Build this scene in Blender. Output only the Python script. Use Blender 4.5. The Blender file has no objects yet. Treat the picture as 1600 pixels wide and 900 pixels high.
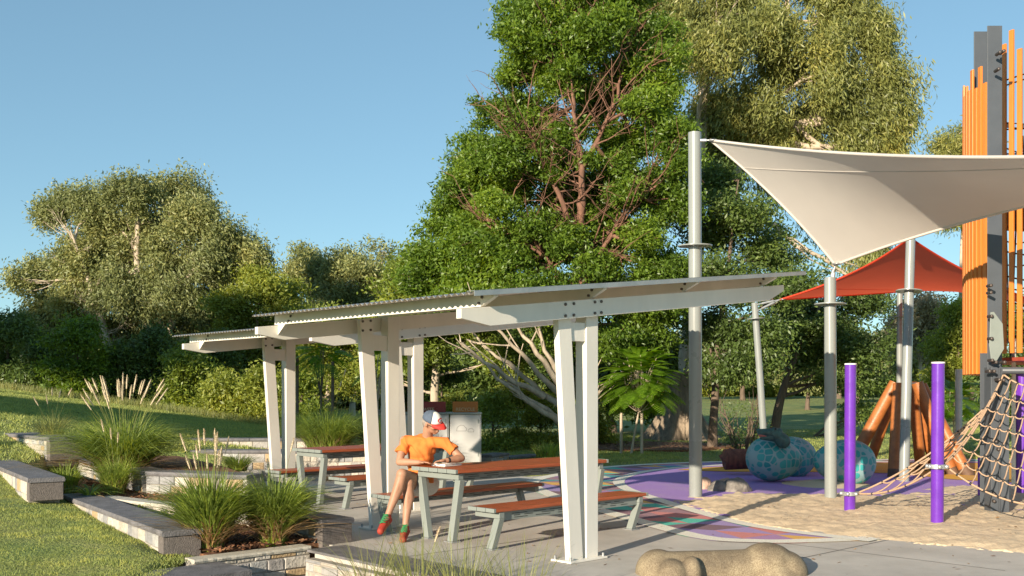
import bpy, bmesh, math, random
import numpy as np
from mathutils import Vector, Matrix, Euler
R = math.radians
SC = bpy.context.scene
COL = SC.collection

# ------------------------------------------------------------------ camera, sky, sun, exposure
cam = bpy.data.cameras.new('camera'); cam_o = bpy.data.objects.new('camera', cam); COL.objects.link(cam_o)
cam_o.location = (0, 0, 1.6); cam_o.rotation_euler = (R(90), 0, 0)
cam.lens = 36; cam.sensor_width = 36; cam.shift_y = 0.1; cam.clip_start = 0.05; cam.clip_end = 2000
SC.camera = cam_o
SUN_EL, SUN_ROT = 15.0, 212.0          # the sun stands behind and to the left of the camera
w = bpy.data.worlds.new('World'); SC.world = w; w.use_nodes = True
nt = w.node_tree; bgn = nt.nodes['Background']
sky = nt.nodes.new('ShaderNodeTexSky'); sky.sky_type = 'NISHITA'; sky.sun_disc = False
sky.sun_elevation = R(SUN_EL); sky.sun_rotation = R(SUN_ROT); sky.air_density = 1.0; sky.dust_density = 0.0; sky.ozone_density = 0.6; sky.altitude = 1800
gm = nt.nodes.new('ShaderNodeGamma'); gm.inputs[1].default_value = 0.6      # softens the glare near the horizon
tn = nt.nodes.new('ShaderNodeMix'); tn.data_type = 'RGBA'; tn.blend_type = 'MULTIPLY'; tn.inputs[0].default_value = 1.0; tn.inputs[7].default_value = (.62, .89, 1.0, 1)
nt.links.new(sky.outputs[0], gm.inputs[0]); nt.links.new(gm.outputs[0], tn.inputs[6]); nt.links.new(tn.outputs[2], bgn.inputs[0]); bgn.inputs[1].default_value = 0.168
sl = bpy.data.lights.new('sun', 'SUN'); sun = bpy.data.objects.new('sun', sl); COL.objects.link(sun)
sl.energy = 5.0; sl.angle = R(0.5); sl.color = (1.0, 0.87, 0.69)
sd = Vector((math.sin(R(SUN_ROT))*math.cos(R(SUN_EL)), math.cos(R(SUN_ROT))*math.cos(R(SUN_EL)), math.sin(R(SUN_EL))))
sun.rotation_euler = sd.to_track_quat('Z', 'Y').to_euler()
SC.view_settings.view_transform = 'Standard'; SC.view_settings.look = 'None'
SC.view_settings.exposure = 0.8; SC.view_settings.gamma = 1.0
SC.cycles.max_bounces = 6; SC.cycles.transparent_max_bounces = 4

# ------------------------------------------------------------------ helpers
def tag(o, label=None, cat=None, group=None, kind=None):
    if label: o['label'] = label
    if cat: o['category'] = cat
    if group: o['group'] = group
    if kind: o['kind'] = kind
    return o
def empty(name, loc=(0, 0, 0), rz=0, label=None, cat=None, group=None):
    o = bpy.data.objects.new(name, None); COL.objects.link(o); o.location = loc; o.rotation_euler = (0, 0, rz)
    o.empty_display_size = 0.1
    return tag(o, label, cat, group)
def copy_tree(o, parent=None):
    c = o.copy(); COL.objects.link(c); c.parent = parent
    for ch in list(o.children): copy_tree(ch, c)
    return c
AU = math.atan2(.69, .73)
OU = Vector((.713, 9.75, 0)); DU = Vector((math.cos(AU), math.sin(AU), 0)); DV = Vector((-math.sin(AU), math.cos(AU), 0))
def UV(u, v, z=0.0): return OU + DU*u + DV*v + Vector((0, 0, z))
def P(px, py, d): return Vector(((px-800)/1600*d, d, 1.6-(py-610)/1600*d))
def G(px, py, z=0.0):
    d = 1600*(1.6-z)/(py-610); return Vector(((px-800)/1600*d, d, z))

class MB:
    def __init__(s): s.v = []; s.f = []; s.s = []; s.m = []; s.cm = 0
    def add(s, vs, fs, smooth=False):
        b = len(s.v); s.v += [tuple(x) for x in vs]; s.f += [tuple(i+b for i in f) for f in fs]; s.s += [smooth]*len(fs); s.m += [s.cm]*len(fs); return s
    def box(s, x0, x1, y0, y1, z0, z1, M=None):
        vs = [Vector((x, y, z)) for z in (z0, z1) for y in (y0, y1) for x in (x0, x1)]
        if M: vs = [M @ v for v in vs]
        return s.add(vs, [(0, 2, 3, 1), (4, 5, 7, 6), (0, 1, 5, 4), (2, 6, 7, 3), (0, 4, 6, 2), (1, 3, 7, 5)])
    def prism(s, pts, z0, z1):                       # polygon in plan, counter-clockwise
        n = len(pts); vs = [(p[0], p[1], z0) for p in pts]+[(p[0], p[1], z1) for p in pts]
        fs = [tuple(range(n-1, -1, -1)), tuple(range(n, 2*n))]+[(i, (i+1) % n, n+(i+1) % n, n+i) for i in range(n)]
        return s.add(vs, fs)
    def side(s, pts, y0, y1):                        # polygon in x,z ; thickness in y
        n = len(pts); vs = [(p[0], y0, p[1]) for p in pts]+[(p[0], y1, p[1]) for p in pts]
        fs = [tuple(range(n)), tuple(range(2*n-1, n-1, -1))]+[(i, n+i, n+(i+1) % n, (i+1) % n) for i in range(n)]
        return s.add(vs, fs)
    def tube(s, pts, rad, n=10, cap=True, smooth=True, sx=1.0):
        pts = [Vector(p) for p in pts]
        if not hasattr(rad, '__len__'): rad = [rad]*len(pts)
        vs = []; up = None
        for i, p in enumerate(pts):
            t = (pts[min(i+1, len(pts)-1)]-pts[max(i-1, 0)])
            if t.length < 1e-9: t = Vector((0, 0, 1))
            t.normalize()
            if up is None: up = t.orthogonal().normalized()
            up = (up-t*up.dot(t)); up = up.normalized() if up.length > 1e-6 else t.orthogonal().normalized()
            b = t.cross(up)
            for k in range(n):
                a = 2*math.pi*k/n; vs.append(p+(up*math.cos(a)*sx+b*math.sin(a))*rad[i])
        fs = [(i*n+k, i*n+(k+1) % n, (i+1)*n+(k+1) % n, (i+1)*n+k) for i in range(len(pts)-1) for k in range(n)]
        s.add(vs, fs, smooth)
        if cap:
            s.add(vs[:n], [tuple(range(n-1, -1, -1))]); s.add(vs[-n:], [tuple(range(n))])
        return s
    def ball(s, c, r, nu=12, nv=8, M=None):
        if not hasattr(r, '__len__'): r = (r, r, r)
        c = Vector(c); vs = []; fs = []
        for j in range(nv+1):
            th = math.pi*j/nv
            for i in range(nu):
                a = 2*math.pi*i/nu
                q = Vector((math.sin(th)*math.cos(a)*r[0], math.sin(th)*math.sin(a)*r[1], math.cos(th)*r[2]))
                vs.append(c+((M @ q) if M else q))
        for j in range(nv):
            for i in range(nu): fs.append((j*nu+i, (j+1)*nu+i, (j+1)*nu+(i+1) % nu, j*nu+(i+1) % nu))
        return s.add(vs, fs, True)
    def build(s, name, mat, parent=None, loc=None, bevel=0):
        me = bpy.data.meshes.new(name); me.from_pydata(s.v, [], s.f)
        me.polygons.foreach_set('use_smooth', s.s); me.polygons.foreach_set('material_index', s.m)
        for q in (mat if isinstance(mat, (list, tuple)) else [mat]): me.materials.append(q)
        me.update()
        o = bpy.data.objects.new(name, me); COL.objects.link(o)
        if parent: o.parent = parent
        if loc is not None: o.location = loc
        if bevel:
            m = o.modifiers.new('bevel', 'BEVEL'); m.width = bevel; m.segments = 2; m.limit_method = 'ANGLE'; m.angle_limit = R(40)
            m.harden_normals = False
        return o

def bits(name, mb, mat, parent, locs):            # one small piece repeated: each a part of its own sharing one mesh
    first = None
    for c in locs:
        if first is None: o = first = mb.build(name, mat, parent, loc=c)
        else: o = first.copy(); COL.objects.link(o); o.parent = parent; o.location = c
def np_mesh(name, V, F, mat, parent=None, smooth=False):
    V = np.ascontiguousarray(V, dtype=np.float32); F = np.ascontiguousarray(F, dtype=np.int32)
    me = bpy.data.meshes.new(name); k = F.shape[1]
    me.vertices.add(len(V)); me.vertices.foreach_set('co', V.ravel())
    me.loops.add(F.size); me.loops.foreach_set('vertex_index', F.ravel())
    me.polygons.add(len(F)); me.polygons.foreach_set('loop_start', np.arange(0, F.size, k, dtype=np.int32))
    me.update(calc_edges=True)
    if smooth: me.polygons.foreach_set('use_smooth', np.ones(len(F), dtype=bool))
    if isinstance(mat, (list, tuple)):
        for m in mat: me.materials.append(m)
    else: me.materials.append(mat)
    o = bpy.data.objects.new(name, me); COL.objects.link(o)
    if parent: o.parent = parent
    return o

# remeshed organic shapes: prims = ('cap',p0,p1,r0,r1) | ('cone',p0,p1,r0,r1) | ('ell',c,(rx,ry,rz),Matrix)
def blob(name, prims, voxel, mat, parent=None, smooth=4, disp=None):
    mb = MB()
    for q in prims:
        if q[0] in ('cap', 'cone'):
            p0, p1 = Vector(q[1]), Vector(q[2]); mb.tube([p0, p1], [q[3], q[4]], 20, True, True, q[5] if len(q) > 5 else 1.0)
            if q[0] == 'cap': mb.ball(p0, q[3], 16, 10); mb.ball(p1, q[4], 16, 10)
        else: mb.ball(q[1], q[2], 24, 16, q[3] if len(q) > 3 else None)
    o = mb.build(name, mat)
    m = o.modifiers.new('r', 'REMESH'); m.mode = 'VOXEL'; m.voxel_size = voxel; m.use_smooth_shade = True
    if smooth:
        m = o.modifiers.new('s', 'SMOOTH'); m.factor = 0.5; m.iterations = smooth
    dg = bpy.context.evaluated_depsgraph_get(); dg.update()
    me = bpy.data.meshes.new_from_object(o.evaluated_get(dg)); o.modifiers.clear(); old = o.data; o.data = me; bpy.data.meshes.remove(old)
    me.name = name
    if not me.materials: me.materials.append(mat)
    me.polygons.foreach_set('use_smooth', np.ones(len(me.polygons), dtype=bool))
    if disp:
        for v in me.vertices: v.co = disp(v.co.copy())
    if parent: o.parent = parent
    return o

# ------------------------------------------------------------------ materials
def M_new(name):
    m = bpy.data.materials.new(name); m.use_nodes = True; n = m.node_tree; n.nodes.clear()
    o = n.nodes.new('ShaderNodeOutputMaterial'); b = n.nodes.new('ShaderNodeBsdfPrincipled'); n.links.new(b.outputs[0], o.inputs[0])
    return m, n, b, o
def N(n, t, **kw):
    x = n.nodes.new('ShaderNode'+t)
    for k, v in kw.items():
        if k.startswith('i_'): x.inputs[k[2:].replace('_', ' ')].default_value = v
        else: setattr(x, k, v)
    return x
def ramp(n, fac, stops, interp='LINEAR'):
    r = N(n, 'ValToRGB'); r.color_ramp.interpolation = interp; e = r.color_ramp.elements
    while len(e) > 1: e.remove(e[-1])
    e[0].position = stops[0][0]; e[0].color = (*stops[0][1], 1)
    for p, c in stops[1:]:
        q = e.new(p); q.color = (*c, 1)
    n.links.new(fac, r.inputs[0]); return r
def plain(name, col, rough=0.5, var=0.12, scale=6.0, bump=0.1, bscale=60, metal=0.0, dirt=0.0, coat=0, obj=True, stretch=(1, 1, 1)):
    m, n, b, o = M_new(name)
    tc = N(n, 'TexCoord'); src = tc.outputs['Object']
    mp = N(n, 'Mapping'); mp.inputs['Scale'].default_value = stretch; n.links.new(src, mp.inputs[0])
    nz = N(n, 'TexNoise', i_Scale=scale, i_Detail=5.0, i_Roughness=0.6); n.links.new(mp.outputs[0], nz.inputs['Vector'])
    c0 = tuple(max(0, x*(1-var)) for x in col); c1 = tuple(min(1, x*(1+var)) for x in col)
    r = ramp(n, nz.outputs[0], [(0.3, c0), (0.7, c1)]); n.links.new(r.outputs[0], b.inputs['Base Color'])
    n2 = N(n, 'TexNoise', i_Scale=bscale, i_Detail=3.0); n.links.new(mp.outputs[0], n2.inputs['Vector'])
    if bump:
        bp = N(n, 'Bump', i_Strength=bump, i_Distance=0.01); n.links.new(n2.outputs[0], bp.inputs['Height']); n.links.new(bp.outputs[0], b.inputs['Normal'])
    mr = N(n, 'MapRange'); mr.inputs['To Min'].default_value = max(0, rough-.1); mr.inputs['To Max'].default_value = min(1, rough+.1)
    n.links.new(nz.outputs[0], mr.inputs[0]); n.links.new(mr.outputs[0], b.inputs['Roughness'])
    b.inputs['Metallic'].default_value = metal; b.inputs['Coat Weight'].default_value = coat
    return m
def leafmat(name, col, var=0.35, transl=0.35, cscale=0.35, rough=0.45, yel=0.25):
    m, n, b, o = M_new(name)
    geo = N(n, 'NewGeometry'); tc = N(n, 'TexCoord')
    nz = N(n, 'TexNoise', i_Scale=cscale, i_Detail=3.0); n.links.new(tc.outputs['Object'], nz.inputs['Vector'])
    ad = N(n, 'Math', operation='ADD'); n.links.new(geo.outputs['Random Per Island'], ad.inputs[0])
    mr = N(n, 'MapRange'); mr.inputs['From Min'].default_value = .3; mr.inputs['From Max'].default_value = .7; n.links.new(nz.outputs[0], mr.inputs[0]); n.links.new(mr.outputs[0], ad.inputs[1])
    hf = N(n, 'Math', operation='MULTIPLY'); hf.inputs[1].default_value = .5; n.links.new(ad.outputs[0], hf.inputs[0])
    dk = tuple(c*(1-var) for c in col); br = (col[0]*(1+var+yel), col[1]*(1+var), col[2]*(1+var*.4))
    r = ramp(n, hf.outputs[0], [(0.15, dk), (0.5, col), (0.9, br)])
    n.links.new(r.outputs[0], b.inputs['Base Color']); b.inputs['Roughness'].default_value = rough
    tr = N(n, 'BsdfTranslucent'); hs = N(n, 'HueSaturation', i_Value=1.5, i_Saturation=1.1); hs.inputs['Hue'].default_value = .48
    n.links.new(r.outputs[0], hs.inputs['Color']); n.links.new(hs.outputs[0], tr.inputs[0])
    mx = N(n, 'MixShader'); mx.inputs[0].default_value = transl
    n.links.new(b.outputs[0], mx.inputs[1]); n.links.new(tr.outputs[0], mx.inputs[2]); n.links.new(mx.outputs[0], o.inputs[0])
    return m
def island(name, cols, rough=0.7, bump=0.6, bscale=40):
    m, n, b, o = M_new(name); geo = N(n, 'NewGeometry'); tc = N(n, 'TexCoord')
    k = len(cols); r = ramp(n, geo.outputs['Random Per Island'], [(i/k, c) for i, c in enumerate(cols)], 'CONSTANT')
    nz = N(n, 'TexNoise', i_Scale=18.0, i_Detail=6.0); n.links.new(tc.outputs['Object'], nz.inputs['Vector'])
    mx = N(n, 'Mix', data_type='RGBA', blend_type='MULTIPLY'); mx.inputs[0].default_value = .6
    n.links.new(r.outputs[0], mx.inputs[6]); rr = ramp(n, nz.outputs[0], [(.3, (.55, .52, .5)), (.7, (1.1, 1.08, 1.05))]); n.links.new(rr.outputs[0], mx.inputs[7])
    n.links.new(mx.outputs[2], b.inputs['Base Color']); b.inputs['Roughness'].default_value = rough
    n2 = N(n, 'TexNoise', i_Scale=bscale, i_Detail=6.0); n.links.new(tc.outputs['Object'], n2.inputs['Vector'])
    bp = N(n, 'Bump', i_Strength=bump, i_Distance=0.02); n.links.new(n2.outputs[0], bp.inputs['Height']); n.links.new(bp.outputs[0], b.inputs['Normal'])
    return m

m_white = plain('white_paint', (.74, .70, .62), .42, .085, 2.2, .06, 80, stretch=(1, 1, .35))
m_gal = plain('galvanised_sheet', (.42, .43, .43), .42, .15, 5, .05, 60, metal=.6)
m_zinc = plain('pale_grey_powdercoat', (.225, .25, .228), .45, .07, 4, .06, 120)
m_pole = plain('grey_pole_paint', (.25, .265, .25), .28, .04, 2, .03, 90, coat=.3)
m_timber = plain('oiled_timber', (.36, .085, .028), .42, .3, 3, .25, 30, stretch=(1.5, 18, 18))
m_bolt = plain('weathered_bolt', (.12, .10, .09), .5, .2, 20, .1, 60, metal=.7)
m_concrete = None
m_dark = plain('charcoal_steel', (.075, .083, .095), .45, .08, 3, .05, 80)
m_orange = plain('orange_slats', (.64, .20, .030), .4, .10, 3, .08, 40, stretch=(20, 20, 1))
m_purple = plain('purple_gloss', (.13, .028, .36), .25, .12, 4, .05, 40, coat=.5)
m_rope = plain('beige_rope', (.46, .31, .20), .8, .15, 40, .5, 300)
m_black = plain('black_rubber', (.02, .02, .02), .6, .2, 20, .2, 60)
m_bark_red = plain('red_brown_bark', (.19, .095, .06), .85, .35, 3, .8, 12, stretch=(4, 4, .8))
m_bark_pale = plain('pale_bark', (.46, .37, .27), .8, .35, 2, .5, 10, stretch=(3, 3, .8))
m_bark_dark = plain('dark_bark', (.14, .10, .07), .9, .35, 3, .9, 10, stretch=(4, 4, .8))
m_bark_mid = plain('mid_brown_bark', (.26, .20, .14), .9, .45, 2.5, 1.0, 8, stretch=(4, 4, .6))
m_mulch = plain('bark_mulch', (.19, .085, .04), .95, .55, 30, 1.0, 70)
m_mulchbit = island('mulch_chips', [(.28, .12, .055), (.16, .07, .035), (.36, .2, .1), (.1, .05, .03)], .9, .3)
m_sand = plain('sand', (.64, .50, .33), .95, .10, 3, .7, 45)
m_stone = island('mixed_sandstone', [(.52, .48, .40), (.38, .37, .35), (.48, .35, .20), (.58, .54, .47), (.30, .30, .30), (.48, .43, .35), (.44, .44, .42), (.55, .50, .42), (.40, .38, .36)], .8, .7)
m_mortar = plain('mortar', (.34, .31, .27), .9, .2, 10, .5, 60)
m_cap = plain('bluestone', (.15, .142, .145), .75, .30, 7, .8, 60)
m_block = plain('bluestone_block', (.15, .128, .115), .85, .3, 30, .8, 90)
m_capw = plain('pale_stone_cap', (.50, .46, .38), .85, .15, 8, .4, 60)
m_skin = plain('tanned_skin', (.40, .205, .125), .55, .1, 9, .08, 60)
m_tee = plain('orange_cotton', (.68, .19, .035), .9, .08, 14, .3, 250)
m_shorts = plain('white_patterned_cotton', (.72, .66, .58), .85, .1, 60, .2, 200)
m_shoe = plain('red_canvas', (.34, .035, .018), .7, .2, 20, .3, 200)
m_lace = plain('green_lace', (.02, .19, .06), .6, .15, 30, .2, 200)
m_navy = plain('faded_navy_mesh', (.08, .11, .16), .8, .2, 25, .3, 300)
m_red = plain('red_cloth', (.72, .045, .035), .7, .08, 20, .2, 200)
m_wh = plain('white_cloth', (.8, .78, .74), .7, .05, 20, .2, 200)
m_hair = plain('grey_hair', (.30, .25, .21), .6, .3, 40, .5, 150)
m_glass = plain('dark_lens', (.01, .01, .012), .1, .1, 4, 0, 10)
m_paper = plain('paper', (.80, .77, .70), .8, .04, 30, .1, 100)
m_cab = plain('cabinet_grey', (.44, .43, .41), .5, .05, 3, .04, 80)
m_log = plain('honey_log', (.37, .125, .032), .45, .22, 9, .4, 30, stretch=(1, 1, 1))
m_logfoot = plain('charred_foot', (.13, .07, .04), .7, .3, 10, .5, 50)
m_bone = None

def concrete():
    m, n, b, o = M_new('broom_finished_concrete'); tc = N(n, 'TexCoord')
    nz = N(n, 'TexNoise', i_Scale=1.3, i_Detail=8.0, i_Roughness=.65); n.links.new(tc.outputs['Object'], nz.inputs['Vector'])
    r = ramp(n, nz.outputs[0], [(.3, (.42, .39, .34)), (.55, (.54, .50, .44)), (.75, (.61, .57, .50))])
    n2 = N(n, 'TexNoise', i_Scale=220.0, i_Detail=3.0); n.links.new(tc.outputs['Object'], n2.inputs['Vector'])
    mx = N(n, 'Mix', data_type='RGBA', blend_type='MULTIPLY'); mx.inputs[0].default_value = .5
    r2 = ramp(n, n2.outputs[0], [(.35, (.7, .7, .7)), (.65, (1.1, 1.1, 1.1))]); n.links.new(r.outputs[0], mx.inputs[6]); n.links.new(r2.outputs[0], mx.inputs[7])
    n.links.new(mx.outputs[2], b.inputs['Base Color']); b.inputs['Roughness'].default_value = .85
    bp = N(n, 'Bump', i_Strength=.3, i_Distance=.004); n.links.new(n2.outputs[0], bp.inputs['Height']); n.links.new(bp.outputs[0], b.inputs['Normal'])
    return m
m_concrete = concrete()
def rubber(name, col, wear=0.15):
    m, n, b, o = M_new(name); tc = N(n, 'TexCoord')
    nz = N(n, 'TexNoise', i_Scale=180.0, i_Detail=2.0); n.links.new(tc.outputs['Object'], nz.inputs['Vector'])
    n2 = N(n, 'TexNoise', i_Scale=1.6, i_Detail=6.0); n.links.new(tc.outputs['Object'], n2.inputs['Vector'])
    r = ramp(n, nz.outputs[0], [(.35, tuple(c*.7 for c in col)), (.65, tuple(min(1, c*1.25) for c in col))])
    mx = N(n, 'Mix', data_type='RGBA'); r2 = ramp(n, n2.outputs[0], [(.5, (0, 0, 0)), (.8, (wear*2, wear*2, wear*2))])
    n.links.new(r2.outputs[0], mx.inputs[0]); n.links.new(r.outputs[0], mx.inputs[6]); mx.inputs[7].default_value = (.5, .42, .33, 1)
    n.links.new(mx.outputs[2], b.inputs['Base Color']); b.inputs['Roughness'].default_value = .85
    bp = N(n, 'Bump', i_Strength=.4, i_Distance=.004); n.links.new(nz.outputs[0], bp.inputs['Height']); n.links.new(bp.outputs[0], b.inputs['Normal'])
    return m
m_rub_p = rubber('purple_rubber', (.38, .23, .55)); m_rub_y = rubber('yellow_rubber', (.68, .36, .04)); m_cream = rubber('cream_rubber', (.84, .78, .66), .03)
def mosaic():
    m, n, b, o = M_new('triangle_mosaic'); tc = N(n, 'TexCoord'); sp = N(n, 'SeparateXYZ'); n.links.new(tc.outputs['Object'], sp.inputs[0])
    def lin(a, bb, c):
        x = N(n, 'Math', operation='MULTIPLY'); x.inputs[1].default_value = a; n.links.new(sp.outputs[0], x.inputs[0])
        y = N(n, 'Math', operation='MULTIPLY_ADD'); y.inputs[1].default_value = bb; n.links.new(sp.outputs[1], y.inputs[0]); n.links.new(x.outputs[0], y.inputs[2])
        z = N(n, 'Math', operation='ADD'); z.inputs[1].default_value = c; n.links.new(y.outputs[0], z.inputs[0]); return z
    A = lin(1.9, .55, 20.2); B = lin(-.9, 1.35, 30.3)
    fa = N(n, 'Math', operation='FLOOR'); n.links.new(A.outputs[0], fa.inputs[0]); fb = N(n, 'Math', operation='FLOOR'); n.links.new(B.outputs[0], fb.inputs[0])
    ra = N(n, 'Math', operation='FRACT'); n.links.new(A.outputs[0], ra.inputs[0]); rb = N(n, 'Math', operation='FRACT'); n.links.new(B.outputs[0], rb.inputs[0])
    s = N(n, 'Math', operation='ADD'); n.links.new(ra.outputs[0], s.inputs[0]); n.links.new(rb.outputs[0], s.inputs[1])
    g = N(n, 'Math', operation='GREATER_THAN'); g.inputs[1].default_value = 1.0; n.links.new(s.outputs[0], g.inputs[0])
    cb = N(n, 'CombineXYZ'); n.links.new(fa.outputs[0], cb.inputs[0]); n.links.new(fb.outputs[0], cb.inputs[1]); n.links.new(g.outputs[0], cb.inputs[2])
    wn = N(n, 'TexWhiteNoise', noise_dimensions='3D'); n.links.new(cb.outputs[0], wn.inputs[0])
    cols = [(.22, .12, .15), (.10, .52, .40), (.42, .24, .42), (.74, .42, .10), (.22, .13, .16), (.74, .66, .52), (.62, .24, .22), (.38, .28, .52), (.09, .33, .36), (.36, .21, .24)]
    r = ramp(n, wn.outputs[0], [(i/len(cols), c) for i, c in enumerate(cols)], 'CONSTANT')
    nz = N(n, 'TexNoise', i_Scale=150.0, i_Detail=2.0); n.links.new(tc.outputs['Object'], nz.inputs['Vector'])
    mx = N(n, 'Mix', data_type='RGBA', blend_type='MULTIPLY'); mx.inputs[0].default_value = .6; r2 = ramp(n, nz.outputs[0], [(.35, (.7,)*3), (.65, (1.2,)*3)])
    n.links.new(r.outputs[0], mx.inputs[6]); n.links.new(r2.outputs[0], mx.inputs[7]); n.links.new(mx.outputs[2], b.inputs['Base Color']); b.inputs['Roughness'].default_value = .85
    return m
m_mosaic = mosaic()
def lawnmat():
    m, n, b, o = M_new('lawn_turf'); tc = N(n, 'TexCoord')
    n1 = N(n, 'TexNoise', i_Scale=.8, i_Detail=6.0, i_Roughness=.6); n.links.new(tc.outputs['Object'], n1.inputs['Vector'])
    n2 = N(n, 'TexNoise', i_Scale=14.0, i_Detail=8.0, i_Roughness=.75); n.links.new(tc.outputs['Object'], n2.inputs['Vector'])
    r = ramp(n, n2.outputs[0], [(.3, (.11, .15, .035)), (.5, (.215, .265, .07)), (.68, (.33, .345, .12))])
    r1 = ramp(n, n1.outputs[0], [(.35, (.65, .80, .70)), (.65, (1.35, 1.12, 1.1))])
    mx = N(n, 'Mix', data_type='RGBA', blend_type='MULTIPLY'); mx.inputs[0].default_value = 1.0
    n.links.new(r.outputs[0], mx.inputs[6]); n.links.new(r1.outputs[0], mx.inputs[7]); n.links.new(mx.outputs[2], b.inputs['Base Color']); b.inputs['Roughness'].default_value = .9
    n3 = N(n, 'TexNoise', i_Scale=30.0, i_Detail=5.0); n.links.new(tc.outputs['Object'], n3.inputs['Vector'])
    bp = N(n, 'Bump', i_Strength=1.0, i_Distance=.06); n.links.new(n3.outputs[0], bp.inputs['Height']); n.links.new(bp.outputs[0], b.inputs['Normal'])
    return m
m_lawn = lawnmat()
m_blade = leafmat('lawn_blades', (.30, .36, .10), .42, .3, 2.2, .6, .35)

# ------------------------------------------------------------------ terrain
INNER = [(7.5, 8.8), (5.6, 9.6), (4.5, 10.45), (3.8, 11.0), (2.98, 12.0), (2.55, 13.4), (2.22, 15.0), (1.95, 16.6), (1.98, 18.0), (2.35, 19.3), (2.95, 20.4), (3.85, 21.3), (5.5, 22.2), (8, 22.8), (12, 22.6), (16, 21)]
OUTER = [(3.95, 10.95), (3.2, 10.75), (2.6, 10.72), (1.95, 11.1), (1.3, 12.9), (.75, 14.6), (.36, 16.2), (.22, 17.4), (.34, 18.4), (.9, 19.7), (2.0, 21.5), (4.3, 22.9), (8, 23.7), (12, 23.5), (16, 22)]
def smooth_line(pts, k=8):
    out = []
    P4 = [pts[0]]+list(pts)+[pts[-1]]
    for i in range(len(pts)-1):
        a, b, c, d = [np.array(P4[i+j], float) for j in range(4)]
        for t in np.linspace(0, 1, k, endpoint=False):
            out.append(tuple(.5*((2*b)+(-a+c)*t+(2*a-5*b+4*c-d)*t*t+(-a+3*b-3*c+d)*t**3)))
    out.append(tuple(pts[-1])); return out
INs, OUs = smooth_line(INNER), smooth_line(OUTER)
W1C = UV(-2.85, 2.9); W0F = UV(-2.85, 7.2)
A1, A2, A3 = G(112, 711, .5), G(242, 735, .5), G(400, 741, .5)
HARD = [(-3.2, 3), (-3.0, 9.75), (-3.2, 9.9), (-5.6, 13.2), (-7.3, 15.2), tuple(A1[:2]), (-5.9, 17.95), (-2.2, 18.15), (-1.0, 19.6), (.3, 19.0)]+[p for p in OUs if p[1] > 19.2]+[(16, 3)]
def in_poly(X, Y, poly):
    ins = np.zeros(X.shape, bool); n = len(poly)
    for i in range(n):
        x0, y0 = poly[i]; x1, y1 = poly[(i+1) % n]
        c = ((y0 > Y) != (y1 > Y)) & (X < (x1-x0)*(Y-y0)/((y1-y0) if y1 != y0 else 1e-9)+x0); ins ^= c
    return ins
def HZ(X, Y):
    X = np.asarray(X, float); Y = np.asarray(Y, float)
    x0 = np.interp(Y, [9, 13, 15, 19, 26, 40, 80], [5.0, 5.0, 3.9, 1.0, 2.8, 6.0, 8.0])
    t = -X-x0; sp = np.log1p(np.exp(np.clip(t*1.6, -30, 30)))/1.6
    sp = np.where(sp > 18, 18+(sp-18)*.3, sp)
    h = .125*sp + .012*np.maximum(0, Y-26)*np.clip((X-2)/8, 0, 1)
    h += .02*np.sin(X*.9+Y*.35)*np.sin(Y*.7-X*.2)*np.clip((Y-8)/4, 0, 1)*.6
    h += .10*np.clip((-2.95-X+(Y-9.8)*-.60)/.8, 0, 1)*np.clip((15.5-Y)/2, 0, 1)*np.clip((Y-9)/1.2, 0, 1)
    return h
def hz(x, y): return float(HZ(x, y))
gx = np.unique(np.concatenate([np.linspace(-220, -14, 40), np.arange(-14, 16, .2), np.linspace(16, 220, 40)]))
gy = np.unique(np.concatenate([np.linspace(-40, 3, 12), np.arange(3, 27, .2), np.arange(27, 60, 1.0), np.linspace(60, 420, 40)]))
X, Y = np.meshgrid(gx, gy); Z = HZ(X, Y)
ins = in_poly(X, Y, HARD); Z = np.where(ins, np.minimum(Z, 0)-.5, Z)
def grid_faces(nx, ny):
    i = np.arange(nx*ny).reshape(ny, nx); return np.stack([i[:-1, :-1], i[:-1, 1:], i[1:, 1:], i[1:, :-1]], -1).reshape(-1, 4)
tag(np_mesh('lawn', np.stack([X, Y, Z], -1).reshape(-1, 3), grid_faces(len(gx), len(gy)), m_lawn, smooth=True), kind='structure')

def poly_obj(name, pts, z0, z1, mat, kind='structure'):
    bm = bmesh.new(); top = [bm.verts.new((p[0], p[1], z1)) for p in pts]; f = bm.faces.new(top)
    if f.normal.z < 0 or True:
        bm.normal_update()
        if f.normal.z < 0: f.normal_flip()
    bmesh.ops.triangulate(bm, faces=[f])
    if z0 is not None:
        n = len(pts); bot = [bm.verts.new((p[0], p[1], z0)) for p in pts]
        for i in range(n): bm.faces.new((top[i], top[(i+1) % n], bot[(i+1) % n], bot[i]))
    me = bpy.data.meshes.new(name); bm.to_mesh(me); bm.free(); me.materials.append(mat)
    o = bpy.data.objects.new(name, me); COL.objects.link(o); return tag(o, kind=kind)
xy = lambda v: (v[0], v[1])
CONC = [xy(UV(-1.55, -4.5)), xy(UV(-1.55, 2.3)), xy(UV(-1.3, 2.35)), xy(UV(-1.25, 4.6)), (A3[0]+.1, A3[1]+.1), (-4.6, 15.6), (-5.9, 17.95), (-2.2, 18.15), (-1.0, 19.6), (.3, 19.0)]+[p for p in OUs if p[1] > 19.2]+[(16, 3)]
poly_obj('concrete_pavement', CONC, -.45, 0.0, m_concrete)
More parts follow.
